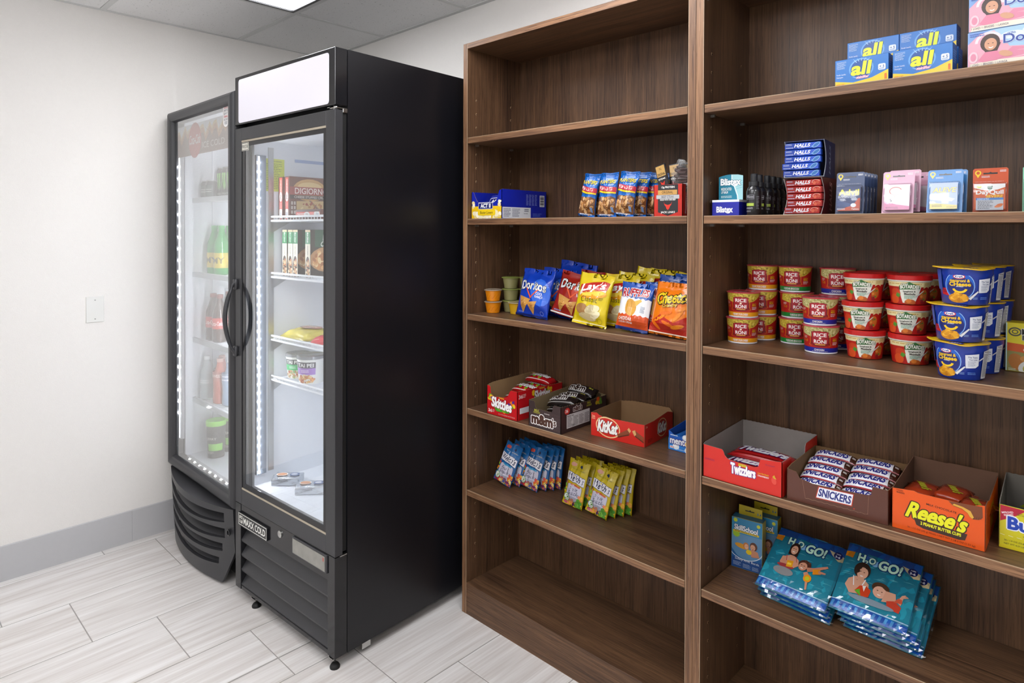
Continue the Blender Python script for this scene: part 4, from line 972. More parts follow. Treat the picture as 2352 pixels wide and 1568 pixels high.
S = Series(bag('blue_corn_chip_bag', 'chips', .15, .172, .04, 8, '#1240bc', lambda I, w, h: corn(I, w, h, 1, 'COOL RANCH'), 'blue bags of corn chips'))
S((.272, .082, L4), 'front blue corn chip bag with two triangle chips', .02, -.22, .05); S((.318, .150, L4), 'blue corn chip bag directly behind the front blue one', .05, -.16, .06); S((.345, .214, L4), 'blue corn chip bag farthest back against the bookcase back', .1, -.12, .12, (1.05, 1, 1.1))
S = Series(bag('red_corn_chip_bag', 'chips', .15, .155, .038, 9, '#a02218', lambda I, w, h: corn(I, w, h, 0, 'NACHO'), 'red bags of corn chips'))
S((.416, .113, L4), 'front red corn chip bag half behind the yellow chip bag', .1, -.25, .18); S((.462, .188, L4), 'red corn chip bag barely showing above the front red one', .1, -.15, .1, (1, 1, 1.05))
def lays(I, w, h):
    I.ell(0, .108, .05, .022, '#f6ead0', 22, rot=12); I.ell(.004, .098, .05, .014, '#eba21c', 22, rot=8); I.ell(.004, .102, .042, .009, '#f6d64c', 20, rot=8); I.poly([(-.052, .112), (-.03, .1), (.05, .118), (.054, .144), (.03, .146), (-.05, .128)], '#c22a22')
    I.text("Lay's", 0, .122, .088, .032, '#ffffff', .035, shear=.35, rot=10); I.text('Classic', -.006, .082, .064, .017, '#3b3410', -.01)
    I.ell(-.03, .05, .024, .017, '#a87a48', 18, rot=-10); I.ell(.012, .05, .028, .014, '#eadcae', 18, rot=20); I.ell(.004, .052, .018, .012, '#c9b990', 18, rot=30); I.ell(-.004, .026, .034, .011, '#dcc896', 18, rot=-6); I.ell(.026, .034, .02, .01, '#f2e6bc', 18, rot=30)
    I.lines(.03, .082, .046, .092, 3, '#7a6d14'); I.ring(.042, .018, .008, .008, .001, '#8f8214'); I.rect(-.06, .006, .06, .008, '#f7efc0')
S = Series(bag('yellow_potato_chip_bag', 'chips', .128, .168, .036, 12, '#e0c610', lays, 'yellow bags of potato chips'))
for x, y, rz, rx, ry, sc_, lb in ((.548, .052, .1, -.2, .1, None, 'front yellow potato chip bag with the red banner fully in view'), (.612, .115, .12, -.18, .05, None, 'yellow chip bag second from the front, right of the front one'), (.632, .16, .15, -.13, .1, None, 'yellow chip bag third from the front'), (.668, .200, .15, -.10, .16, (1, 1, 1.06), 'yellow chip bag fourth, its top corner poking up left'), (.705, .241, .1, -.06, .1, (1, 1, 1.06), 'yellow chip bag last at the back, poking up right')): S((x, y, L4), lb, rz, rx, ry, sc_)
def ruff(I, w, h):
    jag = [(-.056 + .112 * k / 14, .1 + (.004 if k % 2 else 0)) for k in range(15)]; jg2 = [(-.056 + .112 * k / 14, .048 + (.004 if k % 2 else 0)) for k in range(15)]
    I.poly([(-.056, .1)] + jag + [(.056, .048)] + jg2[::-1], '#eef0f3'); I.poly([(-.0565, .01), (.0565, .01)] + jg2[::-1], '#d4501e')
    I.text('RUFFLES', 0, .119, .09, .025, '#b3222c', .05, out='#f4f4f6', ow=.05, taper=-.12, rot=4); I.ell(-.006, .072, .02, .026, '#e0a648', 16, rot=10); I.poly([(.002, .092), (.026, .1), (.03, .094), (.012, .078)], '#e9bd5c'); I.many([[(-.02 + .007 * k, .052), (-.018 + .007 * k, .092), (-.0172 + .007 * k, .092), (-.0192 + .007 * k, .052)] for k in range(4)], '#b97f2c')
    I.text('CHEDDAR', -.02, .036, .052, .011, '#f8ece4', .02); I.text('& SOUR CREAM', -.018, .025, .05, .006, '#f8ece4', .01); I.rect(-.056, .002, .056, .01, '#1a2f7c'); I.lines(.028, .06, .044, .08, 5, '#9aa4b8')
S = Series(bag('ruffled_chip_bag', 'chips', .112, .15, .04, 15, '#1d50ad', ruff, 'blue white and orange bags of ridged chips'))
for x, y, rz, rx, ry, sc_, lb in ((.705, .06, .06, -.2, .08, None, 'front ridged chip bag, white in the middle with an orange base'), (.768, .1, .1, -.15, .08, None, 'ridged chip bag right behind the front one'), (.775, .175, .1, -.1, .12, (1.1, 1, 1.1), 'ridged chip bag farther back showing its blue top'), (.815, .225, .05, -.06, .08, (1.2, 1, 1.13), 'ridged chip bag last at the back by the divider')): S((x, y, L4), lb, rz, rx, ry, sc_)
def puff(I, w, h):
    I.poly([(-.068, .03), (-.03, .06), (.02, .04), (.068, .07), (.068, .008), (-.068, .008)], '#b8281a')
    for k, (x, y, a) in enumerate(((-.03, .05, 30), (.0, .035, -20), (.03, .06, 50), (-.01, .066, 10), (.03, .03, 15), (-.045, .03, -40), (.045, .085, 30))): I.ell(x, y, .022, .0055, ('#f08a1c', '#e86f14')[k % 2], 14, rot=a)
    I.text('Cheetos', .006, .113, .108, .034, '#f2c81c', .045, out='#1d1712', ow=.06, shear=.15, rot=8); I.text('Crunchy', .0, .088, .05, .012, '#f5d23c', .03, out='#6a2412', ow=.06, rot=8); I.rect(-.068, .006, .068, .009, '#f0d9c0')
S = Series(bag('orange_puff_bag', 'chips', .138, .158, .05, 21, '#ec7a10', puff, 'orange bags of cheese puffs'))
S((.841, .052, L4), 'front orange cheese snack bag cut off by the divider', 0, -.2, .06)
# ------------------------------------------------------------------ left bookcase: candy cartons
w, d, h = .151, .246, .102
p = tray('red_candy_carton', 'red open carton of fruit candy packets, leftmost on the candy shelf', 'candy carton', w, d,
         [(0, 0), (w, 0), (w, h), (.122, h), (.116, h - .003), (.11, .088), (.1, .072), (.035, .066), (.024, .07), (.019, .08), (.017, h - .004), (.013, h), (0, h)],
         [(0, 0), (d, 0)] + torn([(d, .095), (0, h)], 2), [(0, 0), (w, 0)] + torn([(w, .095), (0, .112)], 3), [(0, 0), (d, 0)] + torn([(d, .112), (.03, .108), (0, h)], 4), '#c4141c', '#8f7450')
f = faces(w, d, h); I = Ink(); I.face(f['F'])
I.blobs(.020, .058, .014, .010, 12, .007, ['#4ea32f', '#5a2a8c', '#f0c020', '#e87a1c'], 4); I.blobs(.122, .054, .016, .014, 10, .008, ['#f0c020', '#5a2a8c', '#4ea32f', '#e87a1c'], 6); I.many([[(.035, .03), (.05, .016), (.11, .018), (.118, .032), (.08, .026)]], '#3fa02c'); I.blobs(.08, .022, .03, .006, 8, .005, ['#f0b81c', '#e86a1c', '#5fb52f'], 9)
I.text('Skittles', .075, .045, .1, .036, '#ffffff', .05, out='#7d0c14', ow=.04, rot=-4); I.text('ORIGINAL', .075, .066, .026, .005, '#f4d23c', .02); I.text('36', .018, .014, .02, .012, '#f6dcd8', .02); I.lines(.03, .01, .04, .02, 3, '#f0c0bc'); I.text('36 - 2.17 OZ (61.5g) PACKS  NET WT 78.12 OZ', .1, .008, .08, .005, '#f0c4c0', .0)
I.face(f['S']); I.text('36', .018, .082, .022, .014, '#f6dcd8', .02); I.lines(.03, .075, .045, .09, 3, '#f0c0bc'); I.rect(.012, .022, .075, .042, '#eceaee'); I.blobs(.09, .08, .014, .014, 9, .008, ['#4ea32f', '#5a2a8c', '#f0c020', '#e87a1c'], 14); I.blobs(.17, .083, .014, .01, 8, .008, ['#f0c020', '#5a2a8c', '#4ea32f'], 15); I.text('Skittles', .132, .074, .084, .032, '#efeaea', .05, out='#7d0c14', ow=.04); I.text('ORIGINAL', .13, .095, .03, .006, '#f4d23c', .02)
I.build('print', p, PAPER); place(p, (.1995, .0085 + d / 2, L5))
def sk(I): I.text('Skittles', 0, .0, .09, .026, '#ffffff', .05, shear=.3, out='#7d0c14', ow=.03); I.blobs(.0, -.018, .03, .005, 8, .005, ['#f0b81c', '#e86a1c', '#5fb52f'], 9); I.rect(-.06, -.026, .06, -.0245, '#f1d8d4')
S = Series(packet('fruit_candy_packet', 'candy packet', .125, .056, .026, 11, '#b8151c', sk, 'red packets of fruit candy in the red carton'))
k = 0
for y, z, rx, lb in ((.045, .002, .2, 'red candy packet at the front bottom of its carton'), (.095, .002, .15, 'red candy packet second from the front at the bottom of its carton'), (.15, .002, .15, 'red candy packet third from the front at the bottom of its carton'), (.205, .002, .1, 'red candy packet at the back bottom of its carton'), (.085, .032, .35, 'red candy packet second layer, front'), (.14, .034, .3, 'red candy packet second layer, middle'), (.2, .03, .2, 'red candy packet second layer, back'), (.135, .062, .35, 'red candy packet near the carton top, half in view'), (.205, .058, .3, 'red candy packet near the carton top behind the middle one'), (.21, .089, .2, 'red candy packet lying highest at the back of the red carton')):
    S((.2 + (.004 if k % 2 else -.002), y + .008, L5 + z), lb, .03 * (-1) ** k, rx * .4); k += 1
w, d, h = .141, .252, .088
p = tray('brown_candy_carton', 'dark brown open carton of chocolate candy packets in the middle of the candy shelf', 'candy carton', w, d,
         [(0, 0), (w, 0), (w, h), (.112, h + .001), (.107, h - .004), (.105, .07)] + torn([(.1, .064), (.036, .064), (.03, .07)], 5, .001) + [(.027, h - .004), (.024, h), (0, h)],
         [(0, 0), (d, 0)] + torn([(d, .084), (.14, .082), (0, h)], 2), [(0, 0), (w, 0)] + torn([(w, .084), (0, .098)], 3), [(0, 0), (d, 0)] + torn([(d, .098), (0, h)], 4), '#3a2a2a', '#7d6a4c')
f = faces(w, d, h); I = Ink(); I.face(f['F'])
I.many([[(.005 + .009 * a, .006 + .0095 * b), (.0105 + .009 * a, .006 + .0095 * b), (.0105 + .009 * a, .0125 + .0095 * b), (.005 + .009 * a, .0125 + .0095 * b)] for a in range(15) for b in range(6)], '#463434')
I.text('MILK', .036, .0585, .022, .008, '#b9b53c', .03); I.text('CHOCOLATE', .036, .0515, .03, .0055, '#b9b53c', .03); I.text('m&m', .06, .03, .092, .032, '#4a2a1e', .09, out='#f6f4f2', ow=.07); I.text("'s", .113, .033, .016, .024, '#4a2a1e', .04, out='#f6f4f2', ow=.07); I.lines(.07, .052, .095, .057, 1, '#cfc8c4')
I.face(f['S']); I.rect(.03, .012, .155, .057, '#d9d7d8'); I.text('Nutrition Facts', .05, .052, .034, .006, '#3a3436', .03)
for q in range(4): I.lines(.034 + .031 * q, .015, .061 + .031 * q, .048, 7, '#6a6466', .45, q)
I.text('230', .064, .018, .012, .006, '#2a2628', .03); I.ell(.032, .07, .014, .011, '#c8322a'); I.text('36', .03, .0705, .015, .011, '#fbeeec', .03); I.text("m&m's", .088, .072, .046, .017, '#4a2a1e', .07, out='#f0eeec', ow=.07); I.text('MILK', .15, .077, .02, .007, '#b9b53c', .03); I.text('CHOCOLATE', .15, .068, .028, .006, '#b9b53c', .03)
I.blobs(.205, .07, .018, .01, 7, .008, ['#c8501c', '#2a6a9c', '#b9a01c', '#5a8a2c'], 4); I.build('print', p, PAPER); place(p, (.4055, -.001 + .003 + d / 2, L5))
def mm(I): I.text('m&m', -.012, .0, .062, .026, '#2a1c18', .05, out='#d9d6d4', ow=.08); I.text('MILK', .038, .008, .016, .006, '#b9b53c', .03); I.rect(-.05, -.022, .05, -.0205, '#8f8a86')
S = Series(packet('chocolate_candy_packet', 'candy packet', .112, .05, .026, 17, '#231a19', mm, 'dark packets of chocolate candy in the brown carton'))
for x, y, z, rz, rx, ry, lb in ((.405, .06, .002, .05, .05, 0, 'dark candy packet at the front bottom of the brown carton'), (.41, .12, .002, -.05, .05, 0, 'dark candy packet in the middle bottom of the brown carton'), (.405, .19, .002, .04, .05, 0, 'dark candy packet at the back bottom of the brown carton'), (.406, .17, .034, .25, .1, .05, 'dark candy packet lying askew above the back bottom one'), (.405, .1, .034, .2, .15, 0, 'dark candy packet lying above the front bottom one'), (.408, .15, .064, .35, .3, -.05, 'dark candy packet with its letters facing the carton front'), (.405, .21, .072, .12, .6, .05, 'dark candy packet propped highest at the back left of the pile'), (.410, .10, .060, .2, .25, -.1, 'dark candy packet lying lowest of the visible pile in the brown carton')): S((x, y, L5 + z), lb, rz, rx, ry)
w, d, h = .195, .192, .07
p = tray('red_wafer_carton', 'bright red shallow open carton of wafer bars right of the brown carton', 'candy carton', w, d,
         [(0, 0), (w, 0), (w, .069)] + torn([(w - .03, .068), (.045, .066), (.032, .07), (.022, .076)], 5, .0009) + [(0, .073)], [(0, 0), (d, 0), (d, .068), (.155, .078), (.06, .069), (0, .069)], [(0, 0), (w, 0), (w, .068)] + torn([(w - .01, .08), (.05, .08), (0, .072)], 6), [(0, 0), (d, 0), (d, .075), (.07, .075), (0, .073)], '#cf2318', '#8a6a48')
f = faces(w, d, h); I = Ink(); I.face(f['F']); I.text('36', .0105, .063, .012, .007, '#f2c3a0', .02); I.text('BARS', .0105, .056, .012, .004, '#f2c3a0', .02); I.text('MILK CHOCOLATE', .043, .064, .034, .004, '#f2d0a0', .02, rot=22)
I.ell(.064, .036, .045, .032, '#f3d49c', 26, rot=-8); I.ell(.064, .036, .0415, .0285, '#cf2318', 26, rot=-8); I.text('KitKat', .064, .037, .072, .038, '#fbfaf6', .05, out='#5a1410', ow=.03, shear=.15)
I.poly([(.1, .012), (.1, .022), (.135, .043), (.143, .034), (.142, .026)], '#8a4426'); I.poly([(.135, .043), (.143, .034), (.148, .042), (.14, .05)], '#d9a86a'); I.poly([(.152, .042), (.162, .046), (.192, .03), (.192, .012), (.16, .028)], '#8a4426'); I.poly([(.152, .042), (.16, .028), (.166, .034), (.162, .047)], '#d9a86a'); I.many([[(.1, .014), (.14, .03), (.141, .027), (.1, .011)], [(.164, .03), (.192, .016), (.192, .013), (.162, .027)]], '#5f2a16')
I.face(f['S']); I.text('36', .012, .06, .012, .007, '#e8b090', .02); I.ell(.115, .037, .034, .029, '#e2bd84', 24, rot=-8); I.ell(.115, .037, .031, .026, '#b31d14', 24, rot=-8); I.text('KitKat', .115, .038, .055, .032, '#efece6', .05, out='#5a1410', ow=.03, shear=.15); I.lines(.02, .008, .05, .02, 3, '#8f120c'); I.build('print', p, PAPER); place(p, (.636, .174, L5), .07)
def kk(I): I.text('KitKat', 0, .0, .07, .022, '#f6f2ee', .05, shear=.2); I.rect(-.05, -.02, .05, -.0185, '#e0a090')
S = Series(packet('wafer_bar', 'wafer bar', .085, .05, .013, 23, '#b81f16', kk, 'red wafer bars in the shallow carton'))
for x, y, z, lb in ((.595, .135, .002, 'red wafer bar, front left in the shallow carton'), (.685, .14, .002, 'red wafer bar, front right in the shallow carton'), (.592, .195, .002, 'red wafer bar, back left in the shallow carton'), (.682, .2, .002, 'red wafer bar, back right in the shallow carton'), (.62, .16, .017, 'red wafer bar lying on top at the left of the shallow carton'), (.675, .175, .017, 'red wafer bar lying on top at the right of the shallow carton')): S((x, y, L5 + z), lb, .07)
w, d, h = .125, .13, .056
p = tray('blue_mint_carton', 'small blue carton of mints cut off by the bookcase divider', 'mint carton', w, d, [(0, 0), (w, 0), (w, h - .012), (.02, h - .01), (.006, h), (0, h)], [(0, 0), (d, 0), (d, h + .012), (0, h - .012)], [(0, 0), (w, 0), (w, h + .012), (0, h + .012)], [(0, 0), (d, 0), (d, h + .012), (0, h)], '#1a5fc0', '#2a6cc4')
f = faces(w, d, h); I = Ink(); I.face(f['F']); I.rect(0, 0, w, .035, '#2f86dd'); 
for x, y in ((.026, .013), (.058, .044), (.066, .008)): I.ell(x, y, .011, .0095, '#e9f2fa', 16); I.ell(x - .002, y + .002, .006, .004, '#ffffff', 12)
I.rect(.006, .006, .022, .0125, '#f0f0f4'); I.lines(.0075, .0072, .0205, .0115, 1, '#c8322c', .6); I.text('mentos', .041, .029, .07, .018, '#f6f8fd', .04, out='#101f86', ow=.1); I.ell(.0625, .027, .0058, .0062, '#f2c31c', 14); I.lines(.008, .043, .034, .049, 1, '#dcecfb', .5); I.lines(.03, .004, .06, .008, 1, '#bfe0fa'); I.build('print', p, PAPER); place(p, (.859, .128 + d / 2, L5))
th = thing('mint_roll', '', 'mint roll', group='blue mint rolls in the small carton'); bm = bmesh.new(); lathe(bm, [(.007, 0), (.0095, .003), (.0095, .097), (.007, .1)], 14); bmesh.ops.rotate(bm, verts=bm.verts, matrix=Matrix.Rotation(PI / 2, 3, 'X')); bmesh.ops.translate(bm, verts=bm.verts, vec=(0, .05, .0095)); obj('wrapper', bm, mat('mint_roll_paper', '#2a74cc', .3, coat=.3), th, 40); S = Series(th)
for k in range(5): S((.815 + .021 * k, .193, L5 + .024), ('leftmost', 'second', 'third', 'fourth', 'fifth')[k] + ' blue mint roll from the left in the small mint carton')

# fruit snack pouches
def snack(I, w, h, top):
    if top: I.rect(-w / 2 + .001, .1, w / 2 - .001, h - .004, top)
    I.ell(-.022, h - .018, .014, .007, '#d85a48' if top == '#1b66a8' else '#e8a88c', 14, rot=10); I.ell(.012, h - .02, .006, .006, '#2c3a5c', 10); I.text("Fruit is our 1st ingredient", .004, h - .032, .06, .006, '#e8e4c0' if top == '#1b66a8' else '#6a6a2c', 0)
    I.poly([(-.039, .115), (.0, .111), (.039, .105), (.039, .075), (.0, .081), (-.039, .084)], '#e9e7ee'); I.many([[(-.039, .115), (0, .111), (.039, .105), (.039, .1035), (0, .1095), (-.039, .1135)], [(-.039, .0855), (0, .0825), (.039, .0765), (.039, .075), (0, .081), (-.039, .084)]], '#23264f')
    I.text("Welch's", .0, .097, .07, .023, '#20244e', .03, rot=-6, shear=.15); I.rr(-.03, .012, .034, .074, .008, '#c9c6d8'); I.poly([(-.016, .077), (.026, .074), (.026, .068), (-.016, .071)], '#3d9cc8' if top == '#1b66a8' else '#d2623c'); I.text('Fruit', .0, .059, .036, .013, '#22264e', .0, shear=.3); I.text('Snacks', .004, .0455, .05, .013, '#22264e', .0, shear=.3)
    fr = ['#e06a2c', '#f0c030', '#8cb830', '#7a3060', '#d83c30', '#4a5ca8', '#f0d88a'] if top == '#1b66a8' else ['#5a9c30', '#f0c030', '#86bd3c', '#b0485c', '#e88a5a', '#4a2a4c']
    I.blobs(.0, .01, .04, .009, 24, .008, fr, 5); I.blobs(.034, .03, .008, .03, 16, .007, fr, 6); I.blobs(-.036, .05, .005, .03, 10, .006, fr, 8)
    if top != '#1b66a8': I.blobs(.028, .012, .012, .01, 9, .009, ['#4f9430', '#7fbb48', '#3f7d28'], 3)
    I.ell(-.026, .026, .012, .014, '#3f9a50', 16); I.ell(-.026, .026, .0102, .0122, '#eef4ec', 16); I.blobs(-.026, .029, .005, .005, 5, .003, ['#d8463c', '#5a9c30'], 2); I.text('REAL', -.026, .019, .012, .003, '#2a5a30', .02); I.lines(-.01, .016, .022, .034, 4, '#8f9aa8', .35)
S = Series(bag('blue_fruit_snack_pouch', 'fruit snacks', .086, .155, .018, 31, '#1b62a4', lambda I, w, h: snack(I, w, h, '#1b66a8'), 'blue pouches of fruit snacks'))
for x, y, rz, rx, ry, lb in ((.092, .118, .05, -.28, .22, 'blue fruit snack pouch in front, tilted right, leftmost'), (.112, .150, .05, -.26, .17, 'blue fruit snack pouch right behind the leftmost tilted one'), (.12, .184, .05, -.2, .12, 'blue fruit snack pouch third in the left file'), (.124, .215, .05, -.16, .1, 'blue fruit snack pouch last in the left file'), (.19, .16, .05, -.28, .12, 'blue fruit snack pouch at the front of the right file'), (.208, .19, .08, -.24, .1, 'blue fruit snack pouch second in the right file'), (.224, .214, .1, -.17, .08, 'blue fruit snack pouch third in the right file'), (.238, .237, .12, -.11, .06, 'blue fruit snack pouch last in the right file')): S((x, y, L6), lb, rz, rx, ry)
S = Series(bag('yellow_fruit_snack_pouch', 'fruit snacks', .09, .158, .018, 37, '#cdb414', lambda I, w, h: snack(I, w, h, '#d2bb18'), 'yellow pouches of fruit snacks'))
for x, y, rz, rx, ry, lb in ((.402, .155, -.02, -.24, .06, 'yellow fruit snack pouch at the front of the left yellow file'), (.412, .188, .0, -.2, .03, 'yellow fruit snack pouch second in the left yellow file'), (.428, .22, .05, -.13, .02, 'yellow fruit snack pouch last in the left yellow file'), (.507, .152, .0, -.26, .13, 'yellow fruit snack pouch at the front of the right yellow file'), (.520, .182, .05, -.22, .1, 'yellow fruit snack pouch second in the right yellow file'), (.535, .21, .08, -.16, .08, 'yellow fruit snack pouch third in the right yellow file'), (.549, .236, .1, -.1, .05, 'yellow fruit snack pouch last in the right yellow file')): S((x, y, L6), lb, rz, rx, ry)
# ------------------------------------------------------------------ right bookcase: laundry boxes
def starburst(I, cx, cy, r0, r1, n, c):
    I.poly([(cx + (r1 if k % 2 else r0) * math.cos(PI * k / n), cy + (r1 if k % 2 else r0) * math.sin(PI * k / n)) for k in range(2 * n)], c)
def detergent(w, h, d):
    p = carton('detergent_box', '', 'detergent', w, d, h, '#1d63b4', 'small blue boxes of laundry detergent'); f = faces(w, d, h); I = Ink(); I.face(f['F'])
    I.rect(0, 0, w, h, '#2a78c8'); I.poly([(0, 0), (w, 0), (w, .026), (w * .7, .012), (w * .35, .006), (0, .013)], '#f2cf2c'); I.ell(w * .5, .036, .026, .024, '#6aa6e0', 22); I.ell(w * .5, .036, .0225, .021, '#1a4f9c', 22)
    I.many([[(w * .5 + .018 * math.cos(a), .036 + .018 * math.sin(a)), (w * .5 + .034 * math.cos(a + .03), .036 + .03 * math.sin(a + .03)), (w * .5 + .018 * math.cos(a + .09), .036 + .018 * math.sin(a + .09))] for a in (.9, 1.2, 1.5, 1.8, 2.1)], '#a9cdf0')
    I.text('all', w * .5, .037, .04, .03, '#e6ee2c', .05, shear=.15, out='#134085', ow=.025); I.text('stainlifter', w * .53, .0165, .026, .006, '#f4e6ec', .03, shear=.2, out='#c8487c', ow=.1)
    I.lines(.004, .04, .026, .058, 8, '#bcd6f2', .4); I.text('Powder Laundry', .014, .027, .02, .0045, '#eef5fd', .0); I.text('Detergent', .011, .021, .014, .0045, '#eef5fd', .0); I.rr(w - .021, .026, w - .006, .04, .003, '#e6eef8'); I.text('+ 5', w - .0135, .034, .01, .006, '#2a5a9c', .03); I.lines(w - .019, .027, w - .008, .031, 2, '#5a86c0')
    I.text('1', w - .006, .011, .004, .012, '#e8761c', .03); I.text('WASH LOAD', .012, .004, .018, .004, '#e07a1c', .02)
    I.face(f['S']); I.rect(0, 0, d, h, '#1d55a0'); I.lines(.006, .02, d - .006, .05, 6, '#6f9cd6'); I.face(f['T']); I.rect(0, 0, w, d, '#3f86cf'); I.build('print', p, PAPER); return p
S = Series(detergent(.113, .0625, .045))
for x, y, z, lb in ((1.3545, .0415, 0, 'small blue detergent box at the front left of the four'), (1.4755, .0415, 0, 'small blue detergent box at the front right of the four'), (1.352, .14, 0, 'small blue detergent box hidden under the back left one'), (1.466, .14, 0, 'small blue detergent box hidden under the back right one'), (1.352, .14, .0632, 'small blue detergent box raised at the back left'), (1.466, .14, .0632, 'small blue detergent box raised at the back right'), (1.4775, .0915, 0, 'small blue detergent box directly behind the front right one')): S((x, y, R1 + z), lb)
w, h, d = .165, .075, .11
p = carton('dryer_sheet_box', '', 'fabric softener', w, d, h, '#a9c6ea', 'pink and blue boxes of dryer sheets'); f = faces(w, d, h); I = Ink(); I.face(f['F']); I.rect(0, 0, w, h, '#a8cdf0'); I.poly([(0, h), (0, .045), (.02, .066), (.04, h)], '#7ea4dc'); I.ell(.075, .058, .02, .008, '#e4f0fb', 16); I.ell(.12, .064, .03, .009, '#dcebfa', 16)
I.poly([(0, .008), (0, .05), (.022, .07), (.045, .072), (.062, .05), (.07, .036), (w, .024), (w, 0), (0, 0)], '#eaa9bd'); I.poly([(.05, .012), (.075, .034), (w, .022), (w, .004)], '#e38ca8'); I.many([[(.07, .012), (.12, .018), (w, .008), (w, .005), (.12, .013)], [(.08, .026), (.12, .024), (w, .017), (w, .015), (.12, .021)]], '#f4c4d2')
I.poly([(.004, .0), (w, 0), (w, .008), (.05, .012), (.004, .009)], '#f4e9d8'); I.ring(.036, .05, .021, .019, .005, '#f6dfe4', 20, 0, 180); I.ell(.038, .048, .0165, .0185, '#3f2620', 20); I.poly([(.022, .045), (.03, .03), (.05, .03), (.056, .046)], '#3f2620'); I.ell(.039, .045, .0105, .0125, '#d99f7e', 20)
I.many([[(.034, .0475), (.0365, .0475), (.0365, .0462), (.034, .0462)], [(.0415, .0475), (.044, .0475), (.044, .0462), (.0415, .0462)]], '#2a1a16'); I.many([[(.035, .0405), (.0395, .0385), (.044, .0405), (.0425, .0375), (.0395, .0365), (.0365, .0375)]], '#f6ece6'); I.poly([(.018, .014), (.03, .03), (.05, .03), (.062, .018), (.05, .011), (.026, .01)], '#e2819f'); I.ell(.064, .022, .012, .006, '#d99f7e', 14, rot=-20); I.ell(.01, .022, .008, .012, '#f2c9d4', 14); I.ell(.01, .022, .005, .008, '#e08ca6', 14)
I.text('Downy', .101, .049, .082, .024, '#1b3f9c', .012, out='#dfe9fa', ow=.03); I.text('ULTRA', .073, .062, .014, .004, '#4a6ab4', .03); I.text('1 LOAD / 1 BRASSEE / 1 LAVAGA', .036, .006, .062, .0045, '#4a4a5c', .0); I.lines(.004, .064, .03, .072, 2, '#4a6ac0'); I.lines(.1, .068, .15, .0735, 2, '#f2f7fd')
I.face(f['L']); I.rect(0, 0, d, h, '#d6e2f4'); I.build('print', p, PAPER); S = Series(p)
S((1.640, .022 + d / 2, R1), 'lower box of dryer sheets in the two-high stack'); S((1.6415, .021 + d / 2, R1 + .0756), 'upper box of dryer sheets, its top cut by the frame')

# lip balm display
w, h, d = .076, .0425, .05
p = thing('lip_balm_display', 'blue and teal lip balm counter box with a raised header card', 'lip balm'); bm = bmesh.new(); box(bm, -w / 2, -d / 2, 0, w / 2, d / 2, h - .006, .0006); obj('carton', bm, mat('navy_card', '#1a22a0', .4, coat=.2), p)
part('carton_rim', mat('white_card', '#eef0f4', .45), p, (-w / 2, -d / 2, h - .006, w / 2, d / 2, h))
bm = bmesh.new(); hp = [(-.034, 0), (.034, 0), (.035, .064)] + [(.035 - .07 * k / 10, .064 + .006 * math.sin(PI * k / 10)) for k in range(1, 10)] + [(-.034, .064)]
prism(bm, [(x, z + h) for x, z in hp], .006, .0075); hd = obj('header_card', bm, mat('teal_card', '#16809c', .4, coat=.2), p)
I = Ink(); I.face(plane((-w / 2, -d / 2, 0), (1, 0, 0), (0, 0, 1))); I.text('Blistex', w * .47, .0165, .046, .016, '#f4f6fc', .05); I.ring(w * .6, .0105, .006, .0035, .0022, '#f4f6fc', 12, 180, 350); I.face(plane((0, .006, h), (1, 0, 0), (0, 0, 1)))
I.poly([(.0345, .001), (.0345, .066), (.02, .069), (.004, .0695), (.004, .05), (.012, .035), (.02, .012), (.021, .001)], '#a5d6dc'); I.poly([(.002, .0695), (.004, .0695), (.005, .05), (.013, .036), (.0215, .012), (.022, .001), (.019, .001), (.018, .012), (.01, .035), (.002, .05)], '#e2f2f3'); I.many([[(.016, .03 + .006 * k), (.034, .034 + .006 * k), (.034, .0352 + .006 * k), (.016, .0312 + .006 * k)] for k in range(4)], '#7fc0ca')
I.text('Blistex', 0, .05, .057, .018, '#f8fafc', .05, out='#0c5870', ow=.05); I.ring(.012, .0425, .007, .0035, .0026, '#f8fafc', 12, 180, 350); I.text('MEDICATED', -.012, .0305, .03, .0075, '#eaf6f8', .02); I.text('LIP BALM', -.017, .022, .019, .007, '#eaf6f8', .02); I.lines(-.027, .006, .006, .013, 2, '#d6edf0', .45); I.build('print', p, PAPER)
place(p, (1.021, .03 + d / 2, R3), .0)
def spray():
    t = thing('hair_spray_bottle', '', 'hair spray', group='black pump spray bottles in a file'); r = .0185; bm = bmesh.new()
    lathe(bm, [(r - .002, 0), (r, .003), (r, .062), (r * .9, .070), (r * .62, .0765)], 28); obj('bottle_body', bm, mat('black_gloss_bottle', '#222225', .22, coat=.5), t, 40)
    bm = bmesh.new(); lathe(bm, [(r * .68, .0765), (r * .68, .088), (r * .5, .0885), (.0085, .089), (.0085, .1075), (.007, .109), (0, .109)], 24); c = obj('pump_cap', bm, mat('black_pump', '#2a2b2e', .3), t, 35)
    I = Ink(); I.face(cone(r, 0, r, .12), (.003, 0)); frame(I, -.0125, .042, .0105, .053, .0008, '#9a9aa6'); I.text('TRESemm\u00e9', -.001, .048, .021, .0055, '#c9c9d2', .0); I.rect(-.0125, .024, .010, .0315, '#a9c04a'); I.lines(-.0125, .0155, .009, .021, 2, '#b9b9c0', .4); I.lines(-.0125, .008, .004, .013, 2, '#8f8f98', .4); I.lines(.016, .015, .024, .05, 9, '#7f7f88', .4); I.build('print', t, GLOSS); return t
S = Series(spray())
for k in range(6): S((1.092 + (.003, .0, .004, .004, .003, .002)[k], .040 + .0405 * k, R3), ('nearest', 'second', 'third', 'fourth', 'fifth', 'farthest')[k] + ' black pump spray bottle in the file beside the lip balm', (-.15, .5, .35, .1, .1, .2)[k])
